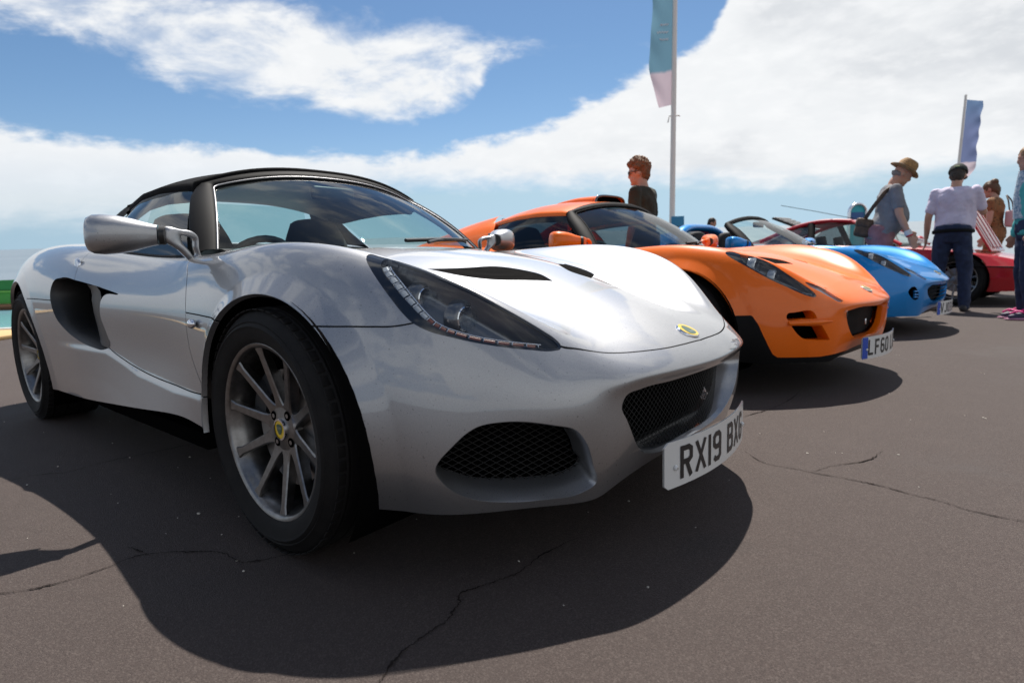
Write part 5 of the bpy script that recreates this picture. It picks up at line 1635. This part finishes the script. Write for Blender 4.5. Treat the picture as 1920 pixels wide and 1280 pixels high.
def person(name, label, loc, heading, H=1.75, lean=0., head=0., head_yaw=0., belly=0., arms=None, stance=.11, stride=0., wear=None, hair=None, female=False, group=None):
    """local frame: x ahead, y left.  arms: ((elbow offset, hand offset) right, left) from the shoulder"""
    k = H/1.75; wear = wear or {}
    root_loc = loc
    hip = .93
    Lr = roty(lean)
    def up(p):                                   # body above the hips leans forward
        p = np.asarray(p, float); return (Lr @ (p - [0, 0, hip]) + [0, 0, hip])
    sh = .175 if female else .195; hw = .16 if female else .155
    TOR = [(.0, hip-.06), (.0, hip+.02), (.015+belly*.5, hip+.12), (.02+belly, hip+.22), (.015+belly*.3, hip+.34), (.0, hip+.44), (-.01, hip+.52), (-.01, hip+.56)]
    RAD = [(.115, hw+.01), (.120+belly*.3, hw+.015), (.110+belly*.8, .148+belly*.5), (.110+belly, .150+belly*.5), (.118+belly*.3, .165), (.110, sh-.010), (.075, sh-.03), (.05, .08)]
    tor = np.array([up((x, 0, z)) for x, z in TOR])
    torso = tube(spline(tor, False, 4), np.array([np.interp(np.linspace(0, 1, 4*7+1), np.linspace(0, 1, 8), [r[i] for r in RAD]) for i in (0, 1)]).T, 24, up=(1, 0, 0))
    def torso_at(g, i0=0): return tube(spline(tor, False, 4)[i0:], np.array([np.interp(np.linspace(0, 1, 29), np.linspace(0, 1, 8), [r[i]+g for r in RAD])[i0:] for i in (0, 1)]).T, 28, up=(1, 0, 0))
    nk = up((-.005, 0, hip+.55)); hc = up((.03 + .0, 0, hip+.70)); Hr = rotz3(head_yaw) @ roty(head)
    hc = nk + Lr @ roty(head*.5) @ np.array([.03, 0, .155])
    HR = Lr @ Hr
    def hp(p): return hc + HR @ np.asarray(p, float)
    def he(c, r, n=20, m=12): return ellipsoid(hp(c), r, n, m, HR)
    body = [torso, limb([nk - [0, 0, .02], nk + Lr @ np.array([.005, 0, .04]), hc - HR @ np.array([.01, 0, .05])], [.062, .055, .055])]
    body += [he((0, 0, .02), (.098, .076, .105)), he((.035, 0, -.045), (.062, .056, .070)), he((.098, 0, -.012), (.020, .014, .024), 10, 8), he((.088, 0, .03), (.016, .045, .012), 10, 8), he((.090, 0, -.055), (.012, .026, .010), 10, 8), he((.082, 0, -.092), (.020, .022, .018), 10, 8)]
    for sg in (-1, 1): body += [he((-.005, sg*.078, -.005), (.020, .010, .032), 10, 8), he((.076, sg*.03, .010), (.012, .014, .008), 8, 6)]
    arms = arms or (((.0, -.05, -.29), (.06, -.06, -.54)), ((.0, .05, -.29), (.06, .06, -.54)))
    sleeves = []; cuffs = []
    J = {}
    for sg, (eo, wo) in zip((-1, 1), arms):
        s0 = up((-.005, sg*(sh-.005), hip+.50)); el = s0 + np.array(eo); wr = s0 + np.array(wo)
        J[sg] = (s0, el, wr)
        body += [limb([s0, s0*.5+el*.5, el], [.052, .047, .041]), limb([el, el*.55+wr*.45, wr], [.040, .037, .025]), hand(wr, el, .6, sg)]
        t = wear.get('sleeve', .55); q = s0 + (el-s0)*t
        if t > 1: q = wr; sleeves.append(limb([s0, el, wr], [.066, .056, .042]))
        else: sleeves.append(limb([s0 - [0, 0, .0], s0*.5+q*.5, q], [.066, .064, .062]))
    legs = []; trou = []; shoes = []
    for sg in (-1, 1):
        a = np.array([.0, sg*.085, hip-.02]); kn = np.array([.03 + stride*sg*.5, sg*(stance*.9), .49]); an = np.array([-.01 + stride*sg, sg*stance, .085])
        body += [limb([a, a*.5+kn*.5, kn], [.088, .075, .056]), limb([kn, kn*.6+an*.4, an], [.054, .054, .036]), limb([an + [-.04, 0, -.045], an + [.06, sg*.01, -.045], an + [.15, sg*.02, -.055]], [.030, .034, .022])]
        e_ = wear.get('leg', 1.0)
        if e_ >= 1: trou.append(limb([a, a*.5+kn*.5, kn, kn*.5+an*.5, an + [0, 0, -.02]], [.104, .094, .076, .068, .062]))
        else:
            end = kn + [0, 0, .02]; trou.append(limb([a, a*.5+end*.5, end], [.108, .100, .088]))
        shoes.append((sg, limb([an + [-.055, 0, -.045], an + [.0, 0, -.035], an + [.08, sg*.012, -.042], an + [.165, sg*.022, -.052]], [.040, .044, .042, .028])))
    B = merge(*body); B.V *= k
    bo = obj(name, remesh(B, .0085, 4, name), wear.get('skin', SKIN)); bo.location = loc; bo.rotation_euler = (0, 0, heading); tag(bo, label, 'person', group)
    # shirt
    sv = merge(torso_at(wear.get('loose', .016), 5 if wear.get('belt') else 0), *sleeves); sv.V *= k
    me = crumple(remesh(sv, .010, 5, 'shirt'), .011, 12.); obj('shirt', me, wear['shirt'], bo)
    pl = tube(np.array([up((0, 0, hip+.10)), (0, 0, hip), (0, 0, hip-.10)]), [(.140+belly*.6, hw+.016+belly*.4), (.142+belly*.4, hw+.030), (.118, hw-.005)], 24, up=(1, 0, 0))
    tv = merge(pl, *trou); tv.V *= k; obj('trousers', crumple(remesh(tv, .010, 5, 'trousers'), .010, 11.), wear['trousers'], bo)
    if wear.get('belt'):
        t = np.linspace(0, 2*np.pi, 33); obj('belt', tube(np.array([up(((.148+belly*.6)*math.cos(x), (hw+.030+belly*.4)*math.sin(x), hip+.030)) for x in t])*k, [(.018, .006)]*33, 8, caps=False), wear['belt'], bo)
    for sg, s in shoes: s.V *= k; s.V[:, 2] = np.maximum(s.V[:, 2], .004); obj('shoe', remesh(s, .010, 3, 'shoe'), wear.get('shoe', BLACK_PLASTIC), bo)
    # hair
    kind, hm = hair or ('short', None)
    hs = []
    if kind == 'short': hs = [he((-.014, 0, .036), (.102, .084, .100)), he((-.045, 0, -.02), (.066, .076, .075))]
    elif kind == 'bald': hs = [he((-.040, 0, -.020), (.068, .078, .036))]
    elif kind == 'curly':
        hs = [he((-.016, 0, .045), (.104, .084, .098)), he((-.050, 0, -.01), (.062, .074, .085))]
        r = np.random.default_rng(3)
        for q in range(120):
            v = r.normal(size=3); v /= np.linalg.norm(v); v[2] = abs(v[2]) if v[0] > -.2 else v[2]
            if v[0] > .35 and v[2] < .45: continue
            hs.append(he(np.array([-.014, 0, .046]) + v*[.106, .088, .112], (r.uniform(.014, .026),)*3, 8, 6))
    elif kind == 'bun':
        hs = [he((-.016, 0, .030), (.106, .086, .104)), he((-.060, 0, -.02), (.062, .076, .085)), he((-.085, .01, .085), (.055, .058, .050)), he((-.06, 0, -.09), (.030, .035, .05))]
    elif kind == 'long':
        hs = [he((-.014, 0, .034), (.108, .090, .104)), he((-.06, 0, -.08), (.060, .088, .13)), he((-.07, 0, -.19), (.045, .08, .09))]
    if hs:
        h = merge(*hs); h.V *= k; obj('hair', crumple(remesh(h, .007, 2 if kind == 'curly' else 3, 'hair'), .012 if kind == 'curly' else .006, 55., .8), hm, bo)
    return bo, dict(k=k, hp=lambda p: hp(p)*k, HR=HR, J=J, up=lambda p: up(p)*k)


def at(d, lat): return plane_pts(d, lat, 0)
def facing(v): return math.atan2(v[1], v[0])
R_IMG = Vector((.7621, .6475, 0)); F_IMG = Vector((-.6475, .7621, 0))
DENIM = material('denim', (.018, .030, .075), 0, .85, build=_cloth((.020, .034, .085), (.010, .018, .048), 20))

# man in a grey polo shirt and straw hat, stooping over the blue car
POLO = material('polo_grey', (.19, .19, .20), 0, .9, build=_cloth((.20, .20, .21), (.15, .15, .16), 9))
hb, hi_ = person('person', 'stooping man in grey polo shirt, tan hat and pink shorts beside the blue car', at(6.35, 3.99), math.radians(22), 1.62, lean=.20, head=.42, belly=.045,
    arms=(((.03, -.05, -.28), (.13, -.08, -.52)), ((.06, .05, -.27), (.24, .02, -.46))), wear=dict(shirt=POLO, trousers=material('shorts_pink', (.30, .15, .16), 0, .9, build=_cloth((.30, .15, .16), (.22, .10, .11), 12)), leg=.5, sleeve=.62), hair=('bald', material('hair_grey', (.20, .18, .16), 0, .8)))
def put_hat(bo, info, mat, brim, crown, h, name, band=None, tilt=0., dent=.0):
    s = lathe([(0, h*.86), (crown*.45, h*.92), (crown*.80, h), (crown*.93, h*.82), (crown, .02), (crown*1.02, .006), (brim*.85, .0), (brim, .012), (brim, .005), (crown*.9, -.006)], 36)
    V = np.c_[s.V[:, 0]*1.12, s.V[:, 2], s.V[:, 1]]
    V[:, 2] -= dent*np.exp(-(V[:, 1]/.03)**2)*(V[:, 2] > h*.6); V[:, 2] -= .25*np.maximum(0, np.abs(V[:, 0])-crown*1.05)*(V[:, 2] < .03)
    W = (info['HR'] @ (roty(tilt) @ V.T)).T + info['hp']((-.008, 0, .052))
    o = obj(name, flatten_smooth(Surf(W, s.T), 50), mat, bo)
    if band is not None:
        t = np.linspace(0, 2*np.pi, 33); P = np.c_[crown*1.13*np.cos(t), crown*1.01*np.sin(t), np.full(33, .022)]; obj('hat_band', tube((info['HR'] @ (roty(tilt) @ P.T)).T + info['hp']((-.008, 0, .052)), [(.014, .003)]*33, 8, caps=False), band, o)
    return o
put_hat(hb, hi_, material('straw', (.34, .20, .075), 0, .8, build=_cloth((.36, .21, .08), (.24, .13, .05), 60)), .135, .088, .105, 'hat', material('hat_band', (.10, .06, .03), 0, .8), dent=.02)
t = np.linspace(0, 2*np.pi, 25)
for off, rr, mt in ((.86, .031, material('strap_white', (.62, .62, .62), 0, .6)), (.97, .029, material('strap_red', (.55, .02, .03), 0, .5))):
    s0, el, wr = hi_['J'][-1]; c = (el + (wr-el)*off)*hi_['k']; d = (wr-el)/np.linalg.norm(wr-el); u = np.cross(d, [1, 0, 0]); u /= np.linalg.norm(u); v = np.cross(d, u)
    obj('wrist_band', tube(c + np.outer(np.cos(t), u)*rr + np.outer(np.sin(t), v)*rr, [(.028 if off < .9 else .012, .004)]*25, 8, caps=False, up=tuple(d)), mt, hb)
# his shoulder bag
LEATHER = material('bag_leather', (.085, .045, .022), 0, .6, build=_cloth((.10, .055, .028), (.05, .026, .013), 18))
bagt = thing('shoulder_bag', 'brown shoulder bag slung behind the man in grey polo', 'bag', hb.location, hb.rotation_euler[2]); bagt.scale = (.90,)*3
bg_ = box((0, 0, 0), (.17, .10, .20), .04); obj('bag_body', Surf(bg_.V @ roty(.25).T + [-.190, -.05, 1.04], bg_.T), LEATHER, bagt)
fl_ = box((0, -.01, .06), (.18, .105, .11), .035); obj('bag_flap', Surf(fl_.V @ roty(.25).T + [-.195, -.05, 1.045], fl_.T), LEATHER, bagt)
P = spline([(-.19, -.06, 1.12), (-.135, -.125, 1.24), (-.055, -.165, 1.37), (.035, -.150, 1.475), (.115, -.10, 1.485)], False, 6)
obj('bag_strap', tube(P, [(.006, .022)]*len(P), 8, up=(0, 1, 0)), LEATHER, bagt)

# man in a white T-shirt seen from behind
TEE = material('tee_white', (.66, .62, .70), 0, .9, build=_cloth((.63, .57, .69), (.55, .49, .61), 7, .35))
tb_, ti = person('person', 'man in white T-shirt, jeans and dark cap seen from behind', at(6.55, 4.93), math.radians(86), 1.60, lean=.06, head=.30, belly=.05, stance=.15,
    arms=(((.14, -.07, -.25), (.34, .04, -.14)), ((-.03, .065, -.28), (.03, .085, -.53))), wear=dict(loose=.030, shirt=TEE, trousers=DENIM, belt=BLACK_TRIM, sleeve=.72, shoe=material('shoe_dark', (.03, .028, .03), 0, .7)), hair=('short', material('hair_dark', (.035, .025, .018), 0, .7)))
CAPM = material('cap_dark', (.012, .016, .014), 0, .8)
c = lathe([(0, .085), (.05, .078), (.085, .045), (.098, .0), (.097, -.012)], 30); V = np.c_[c.V[:, 0]*1.08, c.V[:, 2]*.92, c.V[:, 1]]
co_ = obj('cap', Surf((ti['HR'] @ V.T).T + ti['hp']((-.006, 0, .048)), c.T), CAPM, tb_)
pk = ellipsoid((.13, 0, -.006), (.075, .075, .010), 20, 8); obj('cap_peak', Surf((ti['HR'] @ pk.V.T).T + ti['hp']((-.006, 0, .048)), pk.T), CAPM, co_)
lg = box((-.102, .0, .018), (.008, .045, .014), .003); obj('cap_label', Surf((ti['HR'] @ lg.V.T).T + ti['hp']((-.006, 0, .048)), lg.T), material('cap_label', (.35, .42, .20), 0, .7), co_)

# woman with her hair up, patterned top
LEO = material('leopard_top', (.2, .1, .04), 0, .85, build=_leopard)
wb_, wi = person('person', 'woman with brown bun in spotted brown top beyond the raised bonnet', at(8.75, 7.20), facing(F_IMG*.8 - R_IMG*.6), 1.66, lean=.05, head=.35, female=True, wear=dict(shirt=LEO, trousers=LEO, sleeve=.4), hair=('bun', material('hair_brown', (.10, .050, .020), 0, .6)))
hbag = thing('handbag', 'pale pink handbag carried by the woman in spotted top', 'bag', wb_.location, wb_.rotation_euler[2])
s_ = box((-.17, -.05, 1.10), (.10, .26, .24), .035); obj('bag_body', s_, material('bag_pink', (.48, .32, .33), 0, .6), hbag); obj('bag_handle', tube(spline([(-.17, -.14, 1.20), (-.15, -.10, 1.36), (-.10, -.06, 1.44), (-.14, .02, 1.36), (-.17, .04, 1.20)], False, 5), .010, 8), LEATHER, hbag)

# woman at the right edge in a turquoise jacket
TEAL = material('jacket_teal', (.07, .42, .40), 0, .8, build=_cloth((.08, .45, .43), (.05, .33, .32), 8))
rb, ri = person('person', 'person in turquoise jacket, navy jeans and magenta trainers at the right edge', at(5.52, 4.90), facing(F_IMG*.4 + R_IMG*-.9), 1.60, lean=.04, head=.1, female=True, stance=.08, wear=dict(shirt=TEAL, trousers=DENIM, sleeve=1.2, shoe=material('trainer', (.04, .03, .07), 0, .6)), hair=('long', material('hair_fair', (.25, .14, .06), 0, .6)))
MAG = material('trainer_pink', (.70, .02, .22), 0, .5)
for sg in (-1, 1):
    obj('trainer_stripe', tube(np.array([(.14, sg*.10-.03, .060), (.10, sg*.10, .088), (.05, sg*.09+.03, .075)]), .009, 8), MAG, rb); obj('trainer_stripe', tube(np.array([(.09, sg*.10-.035, .065), (.05, sg*.095, .098), (.0, sg*.09+.03, .08)]), .009, 8), MAG, rb)
    so = ellipsoid((.055, sg*.088, .012), (.145, .046, .014), 20, 6); obj('trainer_sole', so, material('sole_pink', (.55, .25, .36), 0, .6), rb)
inn = tube(np.array([(.05, 0, .95), (.06, 0, 1.15), (.05, 0, 1.38)]), [(.10, .115), (.10, .11), (.085, .10)], 18, up=(1, 0, 0)); obj('blouse', inn, material('blouse', (.38, .48, .55), 0, .9, build=_cloth((.55, .6, .62), (.12, .22, .32), 45)), rb)

# young man between the orange and the blue car
OLIVE = material('tee_olive', (.030, .030, .018), 0, .9, build=_cloth((.034, .033, .020), (.022, .021, .013), 8, .35))
yb, yi = person('person', 'young man with curly hair, sunglasses and olive T-shirt behind the orange car', at(5.5, 1.27), facing(R_IMG*-.80 + F_IMG*.60), 1.58, lean=.04, head=.12, head_yaw=.35, wear=dict(shirt=OLIVE, trousers=DENIM, sleeve=.7), hair=('curly', material('hair_ginger', (.17, .075, .030), 0, .65)))
for sg in (-1, 1):
    l = ellipsoid((.098, sg*.036, .014), (.008, .028, .022), 14, 8); so = obj('sunglass_lens', Surf((yi['HR'] @ l.V.T).T*yi['k'] + yi['hp']((0, 0, 0)), l.T), BLACK_GLOSS, yb)
    tp = np.array([(.094, sg*.064, .020), (.04, sg*.080, .018), (-.01, sg*.084, .012)]); obj('sunglass_arm', tube((yi['HR'] @ tp.T).T*yi['k'] + yi['hp']((0, 0, 0)), .0035, 6), BLACK_GLOSS, yb)
# someone further off, only the top of the head shows
person('person', 'distant dark haired person, only the head showing above the blue roadster', at(13.2, 4.50), facing(F_IMG*-.4 + R_IMG*.9), 1.55, head=.3, wear=dict(shirt=POLO, trousers=DENIM), hair=('short', material('hair_black', (.02, .014, .010), 0, .6)))
